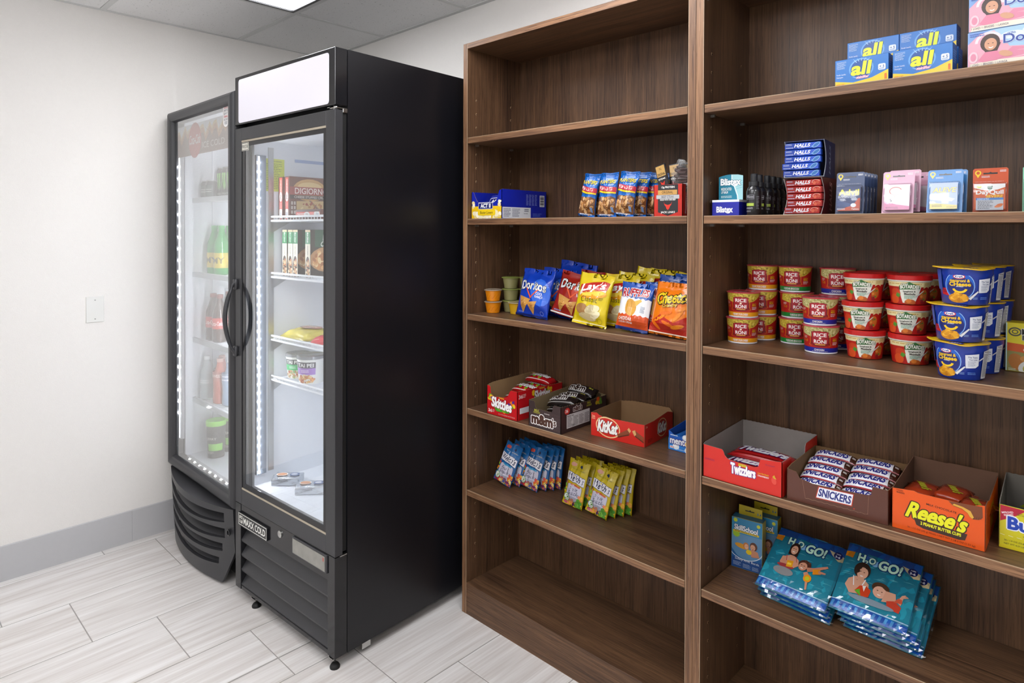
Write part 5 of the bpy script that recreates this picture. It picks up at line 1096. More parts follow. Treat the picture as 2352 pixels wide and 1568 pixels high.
# cough drop trays
def drops(nm, lb, base, sidec, inner, stickc, leaf):
    w, d, h = .093, .12, .091; t = thing(nm, lb, 'cough drops'); mo = mat(nm + '_print', sidec, .4, coat=.2); mi_ = mat(nm + '_board', inner, .7)
    curve = [(0, 0), (d, 0), (d, h), (0, h)] + [(.022 * math.sin(PI * k / 12), h - h * k / 12) for k in range(1, 12)]
    for nm_, x0, x1 in (('side_panel', -w / 2, -w / 2 + .0016), ('side_panel', w / 2 - .0016, w / 2)):
        bm = bmesh.new(); prism(bm, [(-d / 2 + a, b) for a, b in curve], x0, x1, ax='x')
        bmesh.ops.triangulate(bm, faces=[f for f in bm.faces if len(f.verts) > 4]); bm.normal_update()
        for f in bm.faces:
            c = f.calc_center_median().x; f.material_index = 0 if abs(f.normal.x) > .7 and abs(c) > w / 2 - .0003 else 1
        obj(nm_, bm, [mo, mi_], t)
    part('top_panel', mo, t, (-w / 2 + .0016, -d / 2 + .004, h - .0016, w / 2 - .0016, d / 2, h)); part('base_panel', mi_, t, (-w / 2 + .0016, -d / 2, 0, w / 2 - .0016, d / 2, .0014)); part('back_panel', mo, t, (-w / 2 + .0016, d / 2 - .0016, .0014, w / 2 - .0016, d / 2, h - .0016))
    I = Ink(); I.face(plane((w / 2, -d / 2, 0), (0, 1, 0), (0, 0, 1))); I.text('HALLS', .06, h / 2, .07, .016, '#8c9ab8' if leaf else '#c08a84', .04, shear=.25, rot=90); I.build('print', t, PAPER)
    s = thing(nm + '_stick', '', 'cough drops', group=('blue' if leaf else 'red') + ' cough drop sticks in the tray'); bm = bmesh.new(); box(bm, -.0425, -.008, 0, .0425, .008, .0155, .0012); obj('wrapper', bm, mat(nm + '_film', stickc, .26, coat=.4), s)
    I = Ink(); I.face(plane((-.0425, -.008, 0), (1, 0, 0), (0, 0, 1))); I.rect(.001, .001, .03, .0145, base); I.text('HALLS', .042, .0085, .036, .0085, '#dfe3ea', .05, shear=.3); I.lines(.003, .009, .018, .0135, 2, '#b9c4e0', .4); I.lines(.003, .002, .022, .005, 1, '#b9c4e0', .5); I.lines(.032, .002, .048, .0035, 1, '#c9d0e0', .6)
    if leaf: I.ell(.074, .008, .0095, .0042, '#2a6ab0', 14, rot=35); I.ring(.074, .008, .0095, .0042, .001, '#9cc8e8', 16, rot=35); I.poly([(.06, .004), (.068, .007), (.066, .003)], '#7fb6e0')
    else: I.ell(.07, .0065, .004, .0042, '#c8583c', 12); I.ell(.078, .0085, .0042, .0044, '#b8442c', 12); I.ring(.074, .0085, .009, .006, .0009, '#e8b9a4', 14, 20, 200)
    I.build('print', s, GLOSS); return t, Series(s)
tr, sr = drops('red_cough_drop_tray', 'red tray of cough drop sticks under the blue tray', '#8a1716', '#5a1410', '#a39c9b', '#a81c18', 0)
tb, sb = drops('blue_cough_drop_tray', 'blue tray of cough drop sticks stacked on the red tray', '#123a9c', '#14265c', '#8f93a0', '#1c4cc0', 1)
place(tr, (1.222, .031 + .06, R3), -.04); place(tb, (1.217, .032 + .06, R3 + .0925), .1)
nm5 = ('bottom', 'second from bottom', 'middle', 'second from top', 'top')
for k in range(5):
    sr((1.222 + (.0, .003, .002, .002, 0)[k] - .002, .0455 + (-.008 if k == 0 else 0), R3 + .0025 + .0172 * k), nm5[k] + ' red cough drop stick in the red tray', -.04)
    sb((1.217 + (-.003, -.004, .0, .0, 0)[k], .0465 + (-.005 if k == 1 else 0), R3 + .095 + .0172 * k), nm5[k] + ' blue cough drop stick in the blue tray', .1)
# blister packs
BLIS = glass('blister_plastic', (.95, .96, .97), .07, .09)
def pack(nm, cat, grp, w, h, card, deco, blister=(.05, .058, .010)):
    t = thing(nm, '', cat, group=grp); bm = bmesh.new()
    hole = [(-.012, h - .0125), (-.012, h - .0095), (-.003, h - .0095), (0, h - .008), (.003, h - .0095), (.012, h - .0095), (.012, h - .0125)]
    pts = [(-w / 2, 0), (w / 2, 0), (w / 2, h - .003), (w / 2 - .003, h), (-w / 2 + .003, h), (-w / 2, h - .003)]; prism(bm, pts, -.0004, .0004); obj('card', bm, mat(nm + '_card', card, .35, coat=.3), t)
    I = Ink(); I.face(plane((0, -.0004, 0), (1, 0, 0), (0, 0, 1))); I.poly(hole, '#17171a'); I.ell(-w / 2 + .009, h - .0095, .0055, .0055, '#e6c42c', 14); I.poly([(-w / 2 + .0045, h - .012), (-w / 2 + .0135, h - .012), (-w / 2 + .009, h - .02)], '#e6c42c'); I.ell(-w / 2 + .009, h - .0095, .003, .0033, card, 12); I.lines(-w / 2 + .015, h - .02, -w / 2 + .03, h - .0155, 2, '#e8eaee', .4); I.lines(w / 2 - .014, h - .009, w / 2 - .003, h - .004, 2, '#f0f0f2', .45)
    I.lines(-w / 2 + .004, h - .0285, w / 2 - .004, h - .0278, 1, '#e8e8ec', .5)
    bw, bh, bd = blister; bm = bmesh.new(); box(bm, -bw / 2, -bd, .006, bw / 2, -.0006, .006 + bh, .0012); obj('inner_box', bm, mat(nm + '_inner', card, .3, coat=.3), t)
    I.face(plane((-bw / 2, -bd, .006), (1, 0, 0), (0, 0, 1))); deco(I, bw, bh); I.build('print', t, GLOSS)
    bm = bmesh.new(); box(bm, -bw / 2 - .003, -bd - .002, .002, bw / 2 + .003, -.0005, .009 + bh, .002, 2); bm.faces.ensure_lookup_table(); bmesh.ops.delete(bm, geom=[f for f in bm.faces if f.calc_center_median().y > -.0006], context='FACES')
    obj('blister_shell', bm, BLIS, t, 40); return t
def d_advil(I, w, h): I.rect(0, 0, w, h, '#26396c'); I.poly([(0, 0), (w, 0), (w, .02), (.03, .012)], '#c8502c'); I.poly([(0, 0), (.018, 0), (.034, .011), (w, .016), (w, .026)], '#26396c') if 0 else None; I.text('Advil', .025, .044, .044, .014, '#f2e62c', .04); I.lines(.002, .030, .044, .036, 2, '#e8ecf4', .45); I.many([[(0, .012 + .004 * k), (.036, .009 + .0016 * k), (.036, .0095 + .0016 * k), (0, .0126 + .004 * k)] for k in range(4)], '#5f86c8'); I.poly([(.02, 0), (.036, .014), (.046, .03), (w, .03), (w, 0)], '#c04a28'); I.ell(.036, .013, .006, .005, '#eef0f4', 12); I.text('Tablets', .04, .004, .016, .004, '#f6ece4', .01); I.lines(.001, .002, .02, .007, 2, '#e2e6f0', .45)
def d_pink(I, w, h): I.rect(0, 0, w, h, '#efe2ea'); I.poly([(0, 0), (w, 0), (w, .008), (.025, .012), (0, .02)], '#d87aa6'); I.ring(.022, .043, .012, .009, .0015, '#c8563c', 18, 20, 320); I.text('5', .013, .022, .004, .008, '#4a4a50', .01); I.lines(.004, .002, .03, .007, 2, '#8a5a70', .45); I.lines(.008, .028, .024, .032, 1, '#c8763c', .5)
def d_blue(I, w, h): I.rect(0, 0, w, h, '#b4c4ee'); I.poly([(0, 0), (w, 0), (w, .008), (0, .014)], '#f0d878'); I.text('ALEVE', .026, .042, .042, .011, '#e6d87c', .05, shear=.15, out='#7f93cc', ow=.05); I.lines(.004, .004, .024, .010, 2, '#8a8a6c', .45); I.text('4 CAPLETS', .04, .004, .018, .003, '#8a8a6c', .0); I.poly([(.002, .02), (.02, .03), (w - .004, .022), (w - .01, .016)], '#dfe6fa')
def d_or(I, w, h):
    I.rect(0, 0, w, h, '#d05a20'); I.poly([(0, h), (0, h - .007), (w * .25, h - .012), (w * .5, h - .0135), (w * .75, h - .012), (w, h - .007), (w, h)], '#f2f2f0'); I.poly([(w * .42, h - .004), (w * .6, h - .004), (w * .58, h - .010), (w * .51, h - .0145), (w * .44, h - .010)], '#2f6a54'); I.text('VICKS', w * .51, h - .007, .008, .0025, '#f0f4f0', .02); I.ell(.008, h - .005, .005, .003, '#c8d62c', 12)
    I.text('DayQuil', .026, .034, .046, .0115, '#f0ece8', .04); I.text('SEVERE', .034, .0265, .028, .0055, '#f4c81c', .03, shear=.15); I.rect(.003, .019, w - .003, .0235, '#3c7cc0'); I.text('COLD & FLU', .015, .0212, .02, .0026, '#eef4fb', .02); I.rect(.003, -.002, w - .003, .019, '#c2c5cd'); I.lines(.006, .0, .034, .018, 6, '#4a4a54', .4); I.ell(.041, .006, .007, .0028, '#e0814c', 12, rot=15); I.ell(.043, .0085, .006, .0025, '#d8733c', 12, rot=15)
P7 = []
S = Series(pack('navy_tablet_pack', 'medicine pack', 'navy blister packs in a file', .061, .1, '#38496f', d_advil))
for k in range(5): S((1.327, .034 + .027 * k, R3), ('front', 'second', 'third', 'fourth', 'last')[k] + ' navy blister pack of tablets in its file', .03, -.13 + .012 * k)
S = Series(pack('pink_tablet_pack', 'medicine pack', 'pink blister packs', .063, .097, '#d9a3bc', d_pink))
S((1.427, .034, R3), 'front pale pink blister pack with a round logo', .02, -.19); S((1.434, .062, R3 + .004), 'pink blister pack right behind the front pink one', .02, -.15); S((1.448, .12, R3), 'pink blister pack farther back on the right', .05, -.05)
S = Series(pack('light_blue_caplet_pack', 'medicine pack', 'light blue blister packs', .065, .096, '#3f86c8', d_blue))
S((1.516, .034, R3), 'front light blue blister pack washed by a bright reflection', .015, -.205); S((1.52, .061, R3), 'light blue blister pack hidden right behind the front light blue one', .02, -.17)
p = pack('orange_caplet_pack', 'medicine pack', None, .06, .092, '#c24c1c', d_or, (.052, .052, .010)); place(p, (1.596, .042, R3 - .0), .02, -.02, label='orange blister pack of cold caplets standing upright')
p = pack('green_caplet_pack', 'medicine pack', None, .06, .092, '#7fc0a0', d_pink); place(p, (1.679, .042, R3), .02, -.04, label='pale green blister pack at the right edge, mostly cut off')

# noodle and rice cups
def ricecup(nm, grp, band, txt, ricec):
    t = cup(nm, '', 'rice cup', .0385, .0685, .0435, '#b01d1a', '#c2414a', .0455, .0026, grp)
    bm = bmesh.new(); lathe(bm, [(.0375, 0), (.0388, .0005), (.0389, .0035), (.0387, .004)], 40); obj('base_rim', bm, mat(nm + '_rim', '#e4e4ea', .4), t, 40)
    I = Ink(); I.face(cone(.0385, 0, .0435, .0685), (.004, 0)); I.h0 = .0003
    I.rect(-.128, .004, .128, .0155, band); I.poly([(-.045, .068), (-.05, .05), (-.02, .042), (.01, .04), (.035, .046), (.055, .058), (.06, .068)], ricec[0]); I.blobs(.0, .056, .045, .011, 150, .0028, ricec, 7)
    I.poly([(-.0205, .056), (-.012, .058), (0, .0595), (.012, .058), (.0205, .056), (.021, .03), (.024, .0255), (.012, .02), (0, .0185), (-.012, .02), (-.024, .0255), (-.021, .03)], '#7a1418'); I.poly([(-.0185, .0555), (0, .058), (.0185, .0555), (.0185, .0275), (0, .0205), (-.0185, .0275)], '#a81c2a'); I.rect(-.0185, .0395, .0185, .0405, '#7f1420')
    I.many([[(.0225, .05), (.024, .05), (.024, .028), (.028, .022), (.02, .0185), (.0205, .0195), (.026, .0225), (.0225, .028)], [(-.0225, .05), (-.024, .05), (-.024, .028), (-.028, .022), (-.02, .0185), (-.0205, .0195), (-.026, .0225), (-.0225, .028)]], '#d8741c')
    I.text('RICE', 0, .0485, .029, .0095, '#faf4f0', .03); I.text('RONI', 0, .0315, .029, .0095, '#faf4f0', .03); I.ell(0, .0402, .0028, .0028, '#f2ddc4', 12); I.rect(-.012, .0225, .012, .0253, '#d8a04c'); I.text(txt, -.002, .0102, .042 if len(txt) > 9 else .024, .0048, '#f2eef0', .03); I.lines(-.02, .0055, .022, .0072, 1, '#e4dfe6', .4)
    I.text('WHAT A', .037, .0385, .013, .003, '#e2b41c', .02); I.text('MEAL', .037, .0345, .013, .004, '#e2b41c', .03); I.lines(.03, .0225, .046, .031, 3, '#f2e2de', .4); I.text('3 1/3', -.036, .032, .01, .006, '#e2941c', .02); I.lines(-.042, .037, -.031, .044, 3, '#e8c8c0', .4); I.build('print', t, PAPER)
    I = Ink(); I.face(plane((0, 0, .0705), (1, 0, 0), (0, 1, 0))); I.blobs(0, 0, .038, .038, 26, .006, ['#e8d2d4', '#b02834', '#d8666c'], 3); I.build('lid_print', t, PAPER)
    return t
yr = ['#c9b03c', '#e0cc62', '#b0942a', '#d9c04c', '#9c8426']; gr_ = ['#bdb676', '#d9d4a0', '#a49c58', '#cac38a', '#8f8848']
PI_ = .0718
S = Series(ricecup('cheese_rice_cup', 'red rice cups with a yellow band', '#e39a12', 'CREAMY FOUR CHEESE', yr))
for k in range(2): S((1.0215 + .002 * k, .142, R4 + PI_ * k), ('lower', 'upper')[k] + ' yellow banded rice cup of the front left pair', -.12 + .42 - .06 * k)
for k in range(3): S((1.035 + .002 * k, .2375, R4 + PI_ * k), ('bottom', 'middle', 'top')[k] + ' yellow banded rice cup of the back left column', .12)
S = Series(ricecup('broccoli_rice_cup', 'red rice cups with a green band', '#138030', 'CHEDDAR BROCCOLI', yr))
for k in range(3): S((1.1305 + (.002, .004, 0)[k], .2365, R4 + PI_ * k), ('bottom', 'middle', 'top')[k] + ' green banded rice cup of the column', (.28, .5, .12)[k])
S = Series(ricecup('chicken_rice_cup', 'red rice cups with a blue band', '#1c2690', 'CHICKEN', gr_))
for k in range(2): S((1.229 + (.002, -.001)[k], .143, R4 + PI_ * k), ('lower', 'upper')[k] + ' blue banded rice cup of the front pair', (.26, .2)[k])
for k in range(3): S((1.241, .2375, R4 + PI_ * k), ('bottom', 'middle', 'top')[k] + ' blue banded rice cup of the back column', .28)
p = cup('pasta_bowl', '', 'pasta bowl', .0375, .058, .0445, '#b41d16', '#c01a1a', .047, .0115, 'red lidded bowls of spaghetti and meatballs', foot=1)
I = Ink(); I.face(cone(.0375, 0, .0445, .058), (.004, 0)); I.rect(-.06, .042, .06, .054, '#e6d8a4'); I.lines(-.05, .046, .03, .0515, 1, '#c8a04c', .35); I.poly([(.03, .054), (.046, .054), (.046, .038), (.038, .043), (.03, .038)], '#dccb92'); I.lines(.032, .044, .044, .052, 3, '#a8843c', .4)
I.poly([(-.02, .042), (.024, .042), (.022, .034), (.018, .02), (.012, .004), (-.014, .004), (-.018, .02)], '#e6e6da'); I.ell(-.03, .026, .012, .012, '#c8401c', 14); I.ell(-.034, .012, .012, .012, '#d8501f', 14); I.poly([(-.03, .02), (-.022, .016), (-.018, .024), (-.026, .028)], '#4f8f2c'); I.ell(.032, .022, .01, .014, '#c06a24', 16); I.blobs(.03, .02, .008, .01, 12, .003, ['#4f8a2c', '#d88a3c', '#b8461c'], 3)
I.poly([(.012, .02), (.03, .034), (.031, .033), (.014, .017)], '#c9c9c4'); I.ell(.002, .006, .012, .007, '#b5561c', 14); I.ell(-.001, .009, .006, .005, '#d87a2c', 12); I.rr(.024, .004, .031, .013, .001, '#8f1c24')
I.poly([(-.02, .044), (-.006, .05), (0, .054), (.007, .05), (.02, .045), (.021, .038), (-.02, .035)], '#2f6a30'); I.text('BOYARDEE', .001, .041, .037, .0085, '#f4f4e8', .04, out='#1f4f24', ow=.06, arc=.002); I.text('Chef', -.009, .048, .013, .005, '#f4f4e8', .03, shear=.2, out='#1f4f24', ow=.06); I.text('Spaghetti &', .0, .031, .025, .0048, '#33332c', .03); I.text('Meatballs', .001, .0255, .022, .0048, '#33332c', .03); I.lines(-.01, .014, .013, .022, 3, '#4a9a80', .4)
I.build('print', p, PAPER)
bm = bmesh.new(); lathe(bm, [(.0452, .0535), (.0462, .0545), (.0462, .0575), (.0455, .058)], 40); obj('white_rim', bm, mat('white_lid_edge', '#d8d6cc', .4), p, 40)
S = Series(p); q = .0702
for c, (x, y, nm) in enumerate(((1.3285, .15, 'front left'), (1.4265, .153, 'front right'), (1.338, .2365, 'back left'), (1.437, .2365, 'back right'))):
    for k in range(3): S((x + (.004, -.002, .001)[k] * (c < 2), y, R4 + q * k), ('bottom', 'middle', 'top')[k] + ' red lidded pasta bowl of the ' + nm + ' column', ((.3, .1, .12), (.42, .12, .2), (.1, .0, .1), (.0, .1, .05))[c][k])
def kraft():
    t = thing('macaroni_bowl', '', 'macaroni bowl', group='blue macaroni bowls with yellow lids'); bm = bmesh.new(); lathe(bm, [(.0375, .0015), (.0395, 0), (.041, .002), (.0475, .06), (.0495, .064), (.0495, .074), (.0505, .0755)], 44); obj('tub', bm, mat('deep_blue_tub', '#16379c', .32, coat=.35), t, 40)
    bm = bmesh.new(); n = 44; A = []
    def rad(a): return .0525 + .010 * max(0, math.cos(a - 3.5)) ** 14 + .010 * max(0, math.cos(a + 1.15)) ** 10
    for zz, o in ((.0755, -.001), (.0762, 0), (.0775, 0), (.0778, -.0015)): A.append([bm.verts.new(((rad(2 * PI * i / n) + o) * math.cos(2 * PI * i / n), (rad(2 * PI * i / n) + o) * math.sin(2 * PI * i / n), zz + .55 * max(0, rad(2 * PI * i / n) - .058) * (1 if math.cos(2 * PI * i / n) < 0 else -.8))) for i in range(n)])
    for a, b in zip(A, A[1:]):
        for i in range(n): bm.faces.new((a[i], a[(i + 1) % n], b[(i + 1) % n], b[i])).smooth = True
    c0 = bm.verts.new((0, 0, .0755)); c1 = bm.verts.new((0, 0, .0778))
    for i in range(n): bm.faces.new((A[0][(i + 1) % n], A[0][i], c0)); bm.faces.new((A[-1][i], A[-1][(i + 1) % n], c1))
    obj('lid', bm, mat('yellow_foil_lid', '#e0b41a', .3, coat=.3), t)
    I = Ink(); I.face(cone(.0405, 0, .0485, .074), (.004, 0)); I.h0 = .0012; I.poly([(-.05, .02), (-.05, .034), (-.024, .032), (-.02, .016)], '#b81c24'); I.lines(-.048, .024, -.034, .031, 2, '#4a1c4c', .4); I.ell(-.012, .039, .027, .030, '#9cc4f0', 26); I.ell(-.012, .039, .0258, .0288, '#1f5cc0', 26); I.ell(-.011, .036, .0235, .022, '#1a2670', 24)
    I.ell(-.012, .0595, .0105, .0048, '#c8202c', 18); I.ell(-.012, .0595, .0088, .0036, '#f6f4f2', 18); I.text('Kraft', -.012, .0595, .013, .0042, '#1d3a8c', .04, shear=.1); I.text('macaroni &', -.011, .051, .034, .0062, '#f0c41c', .04); I.text('CHeese', -.011, .0435, .037, .0082, '#f0c41c', .05); I.text('DINNER', -.011, .0385, .012, .002, '#dfe6f4', .02); I.ring(-.011, .036, .0115, .0095, .0042, '#f2c61c', 16, 195, 345)
    I.ell(-.014, .014, .019, .010, '#c8860f', 22); I.blobs(-.014, .015, .016, .008, 26, .0045, ['#e0a01c', '#d18f14', '#eab13a', '#b8760c'], 4); I.poly([(.004, .014), (.02, .03), (.022, .028), (.008, .011)], '#d8dade')
    I.poly([(.021, .054), (.045, .057), (.046, .032), (.04, .027), (.0225, .026)], '#dfe2ea'); I.text('The Taste', .034, .0495, .017, .0035, '#4a5a86', .03); I.text('You Love', .035, .0445, .015, .0035, '#4a5a86', .03); I.lines(.026, .0295, .041, .0415, 6, '#6a7696', .35); I.many([[(.0205, .028 + .003 * k), (.0225, .0288 + .003 * k), (.0225, .0298 + .003 * k)] for k in range(9)], '#eef0f4')
    I.lines(.012, .012, .021, .017, 2, '#8fb0e8', .4); I.lines(.026, .012, .042, .018, 2, '#5f86d6', .5); I.poly([(.055, .062), (.072, .066), (.07, .004), (.054, .004)], '#d6d8de'); I.text('Nutrition', .0635, .0605, .013, .003, '#2a2c36', .03); I.lines(.056, .008, .07, .057, 18, '#4a4c5a', .45); I.poly([(.046, .044), (.055, .05), (.055, .047), (.046, .041)], '#cfd2d8'); I.poly([(-.062, .074), (-.046, .074), (-.046, .03), (-.06, .03)], '#2a4aa0')
    I.build('print', t, PAPER)
    I = Ink(); I.face(plane((0, 0, .0778), (1, 0, 0), (0, 1, 0))); I.ell(0, -.014, .01, .006, '#6a5a2a', 14); I.rr(-.006, -.054, .02, -.042, .004, '#2432a0'); I.many([[(-.002 + .005 * k, -.052), (.001 + .005 * k, -.052), (.001 + .005 * k, -.044), (-.002 + .005 * k, -.044)] for k in range(4)], '#c9cdf0'); I.build('lid_print', t, PAPER)
    return t
S = Series(kraft())
for c, (x, y, sc_, nm) in enumerate(((1.546, .0565, None, 'front'), (1.5665, .157, (.87, .87, 1), 'middle'), (1.581, .24, (.72, .72, 1), 'back'))):
    for k in range(3): S((x + (.0, -.003, .006)[k] * (c == 0), y, R4 + .0792 * k), ('bottom', 'middle', 'top')[k] + ' blue macaroni bowl of the ' + nm + ' column', ((-.16, .06, .2), (-.35, -.35, -.3), (-.5, -.7, -.5))[c][k], scale=sc_)
w, h, d = .09, .109, .05
p = carton('soup_mix_box', 'yellow and orange soup mix box half cut by the right edge', 'soup mix', w, d, h, '#d9c21c'); f = faces(w, d, h); I = Ink(); I.face(f['F']); I.rect(0, 0, w, h, '#e0d020'); I.rect(0, 0, .003, h, '#b9d6d2'); I.poly([(.003, .042), (.003, .064), (.03, .062), (.06, .052), (w, .046), (w, .03)], '#d0581c'); I.poly([(.003, .0), (.003, .046), (.03, .044), (.06, .034), (w, .03), (w, 0)], '#8f8a4c'); I.ell(.02, .022, .014, .019, '#b3702c', 16, rot=20); I.ell(.042, .03, .016, .008, '#c98a44', 14); I.ell(.055, .008, .032, .022, '#dcdcd6', 22); I.ell(.057, .008, .026, .017, '#b9ae4c', 22); I.blobs(.057, .008, .02, .012, 16, .004, ['#d8cf7c', '#7f9a3c', '#e0a85c'], 3)
I.ring(.017, .089, .0105, .0085, .003, '#4a4a44', 20); I.ring(.017, .089, .005, .004, .002, '#4a4a44', 14); I.text("Ma", .039, .09, .02, .013, '#2f2f2a', .04, out='#f2f0e0', ow=.06); I.text("In", .036, .077, .012, .011, '#2f2f2a', .04, out='#f2f0e0', ow=.06); I.text("L", .041, .064, .008, .011, '#2f2f2a', .04, out='#f2f0e0', ow=.06); I.text('CH', .04, .05, .016, .009, '#f4efe4', .03); I.lines(.006, .002, .02, .008, 2, '#e6e6cc', .4); I.build('print', p, PAPER); place(p, (1.607 + w / 2, .2 + d / 2, R4))

# candy cartons of the right bookcase
w, d, h = .213, .25, .087
p = tray('scarlet_candy_carton', 'bright red open carton of licorice packs at the left end of its shelf', 'candy carton', w, d,
         [(0, 0), (w, 0), (w, .089), (.158, .083), (.155, .072), (.152, .062), (.14, .058), (.075, .0615), (.068, .064), (.062, .07), (.058, .08), (.054, .084), (0, .086)], [(0, 0), (d, 0), (d, .101), (.165, .098), (.158, .09), (.155, .07)] + [(.08, .062), (.065, .066), (.055, .09), (0, .089)], [(0, 0), (w, 0)] + torn([(w, .101), (0, .101)], 3), [(0, 0), (d, 0), (d, .101), (.012, .09), (0, .086)], '#d0261c', '#8c8480')
f = faces(w, d, h); I = Ink(); I.face(f['F']); I.text('Twizzlers', .112, .042, .066, .026, '#f6f4f4', .06, out='#5a2a86', ow=.05, taper=-.1); I.rect(.1, .052, .121, .058, '#e6d02c'); I.text('KING SIZE', .1105, .055, .018, .003, '#6a3a1c', .03); I.text('Low Fat Snack', .166, .047, .028, .004, '#e8b81c', .02); I.text('STRAWBERRY', .166, .0405, .029, .004, '#f2e4e0', .02); I.ell(.193, .037, .0065, .009, '#e04a3c', 14, rot=15); I.many([[(.189, .047), (.193, .043), (.2, .0425), (.196, .047), (.194, .052)]], '#c8a42c'); I.lines(.006, .046, .036, .052, 2, '#8a2a5c', .35); I.text('18 COUNT', .183, .073, .024, .0035, '#7a2a5c', .0); I.build('print', p, PAPER); place(p, (1.0795, .007 + d / 2, R5))
def tw(I): I.text('Twizzlers', 0, .0, .13, .036, '#e4e2e6', .06, shear=.25, out='#5a2a86', ow=.05); I.rect(.03, .028, .055, .034, '#d8c42c'); I.rect(-.08, -.035, .08, -.033, '#7a120e')
S = Series(packet('licorice_pack', 'licorice pack', .175, .085, .02, 41, '#a5171a', tw, 'red licorice packs in the scarlet carton'))
for x, y, z, rz, lb in ((1.08, .075, .002, -.03, 'licorice pack at the bottom front of the scarlet carton'), (1.085, .18, .002, .04, 'licorice pack at the bottom back of the scarlet carton'), (1.078, .08, .022, .02, 'licorice pack in the upper front layer, its lettering showing'), (1.092, .17, .022, -.02, 'licorice pack in the upper back layer, its lettering showing'), (1.09, .13, .042, .02, 'licorice pack lying on top across the other two')): S((x, y, R5 + z), lb, rz)
w, d, h = .222, .232, .075
p = tray('chestnut_candy_carton', 'plain chestnut brown open carton heaped with nougat bars', 'candy carton', w, d, [(0, 0), (w, 0), (w, .079), (.19, .079), (.187, .06), (.18, .057), (.06, .052), (.03, .058), (.022, .072), (0, .0755)], [(0, 0), (d, 0), (d, .075), (.1, .068), (0, .079)], [(0, 0), (w, 0)] + torn([(w, .075), (0, .075)], 3), [(0, 0), (d, 0), (d, .076), (.03, .079), (0, .0755)], '#5a3226', '#7a5c3a')
f = faces(w, d, h); I = Ink(); I.face(f['F']); I.poly([(.073, .05), (.152, .052), (.148, .022), (.067, .02)], '#b83a24'); I.poly([(.075, .048), (.15, .0502), (.146, .024), (.069, .022)], '#e6e8f0'); I.text('SNICKERS', .11, .036, .071, .019, '#24307c', .04, shear=.15); I.many([[(.044 + .0072 * k, .0125 + (.0018 if k % 2 else 0) - .00002 * k), (.052 + .0072 * k, .0125 + (0 if k % 2 else .0018)), (.052 + .0072 * k, .0119 + (0 if k % 2 else .0018)), (.044 + .0072 * k, .0119 + (.0018 if k % 2 else 0))] for k in range(19)], '#a88a6c'); I.many([[(.036, .058), (.0368, .058), (.044, .013), (.0432, .013)], [(.182, .056), (.1828, .056), (.181, .013), (.1802, .013)]], '#8a6450'); I.ell(.152, .018, .002, .002, '#a83a24', 10); I.build('print', p, PAPER); place(p, (1.3015, .018 + d / 2, R5), .045)
def snk(I): I.rect(-.052, -.0135, .036, .0135, '#e8e8f0'); I.text('SNICKERS', -.006, .0, .074, .018, '#2a2f86', .05, shear=.3); I.rect(-.052, .0125, .05, .0145, '#a8323c'); I.rect(-.052, -.0148, .05, -.0128, '#a8323c'); I.rect(.036, -.0135, .05, .0135, '#43241a'); I.text('280', .043, .001, .008, .006, '#e8e4e0', .03)
S = Series(packet('nougat_bar', 'candy bar', .108, .034, .024, 43, '#3a2018', snk, 'white and brown nougat bars in the chestnut carton'))
BR = [(1.252, .052, .004, 0), (1.252, .082, .014, .1), (1.25, .112, .024, .2), (1.249, .142, .034, .1), (1.247, .175, .044, 0), (1.252, .21, .053, 0), (1.353, .058, .004, .0), (1.352, .088, .014, .1), (1.35, .118, .026, .0), (1.352, .15, .034, .1), (1.35, .182, .044, .1), (1.349, .213, .053, 0)]
for k, (x, y, z, rr_) in enumerate(BR): S((x, y, R5 + z - .002), ('first', 'second', 'third', 'fourth', 'fifth', 'sixth')[k % 6] + ' nougat bar from the front in the ' + ('left' if k < 6 else 'right') + ' row of the heap', .03 + .04 * math.sin(k * 2.3), .3)
for x, y, lb in ((1.25, .215, 'nougat bar under the back of the left row'), (1.351, .218, 'nougat bar under the back of the right row'), (1.25, .17, 'nougat bar under the middle of the left row'), (1.351, .175, 'nougat bar under the middle of the right row')): S((x, y, R5 + .002), lb, .04)
w, d, h = .171, .232, .094
p = tray('orange_candy_carton', 'bright orange open carton of peanut butter cups', 'candy carton', w, d, [(0, 0), (w, 0), (w, .096), (.158, .094), (.15, .0895), (.05, .0895), (.042, .0925), (0, .0885)], [(0, 0), (d, 0), (d, .094), (.06, .088), (.04, .0945), (0, .096)], [(0, 0), (w, 0)] + [(w, .101), (.075, .101), (.07, .099), (0, .101)], [(0, 0), (d, 0)] + torn([(d, .101), (.01, .09)], 4) + [(0, .0885)], '#e2560e', '#6b4c3a')
f = faces(w, d, h); I = Ink(); I.face(f['F']); I.text("Reese's", .086, .048, .108, .037, '#e6e41c', .05, shear=.3, out='#3a1c12', ow=.05, rot=-3); I.text('MILK CHOCOLATE', .093, .0685, .055, .0045, '#3a1c12', .01, rot=-4); I.poly([(.042, .034), (.14, .027), (.136, .013), (.125, .011), (.06, .0145), (.047, .019)], '#3a241a'); I.text('2 PEANUT BUTTER CUPS', .092, .0235, .074, .0068, '#e6e41c', .05, rot=-3); I.text('36 - 1.5 OZ (42 g) PKGS. / NET WT 3 LB 6 OZ (1.53 kg)', .092, .0075, .124, .005, '#6a2a10', .0, rot=-2); I.text('24000', .0145, .0865, .013, .003, '#6a2a10', .0); I.text('44000', .016, .0815, .016, .004, '#3a1c10', .0)
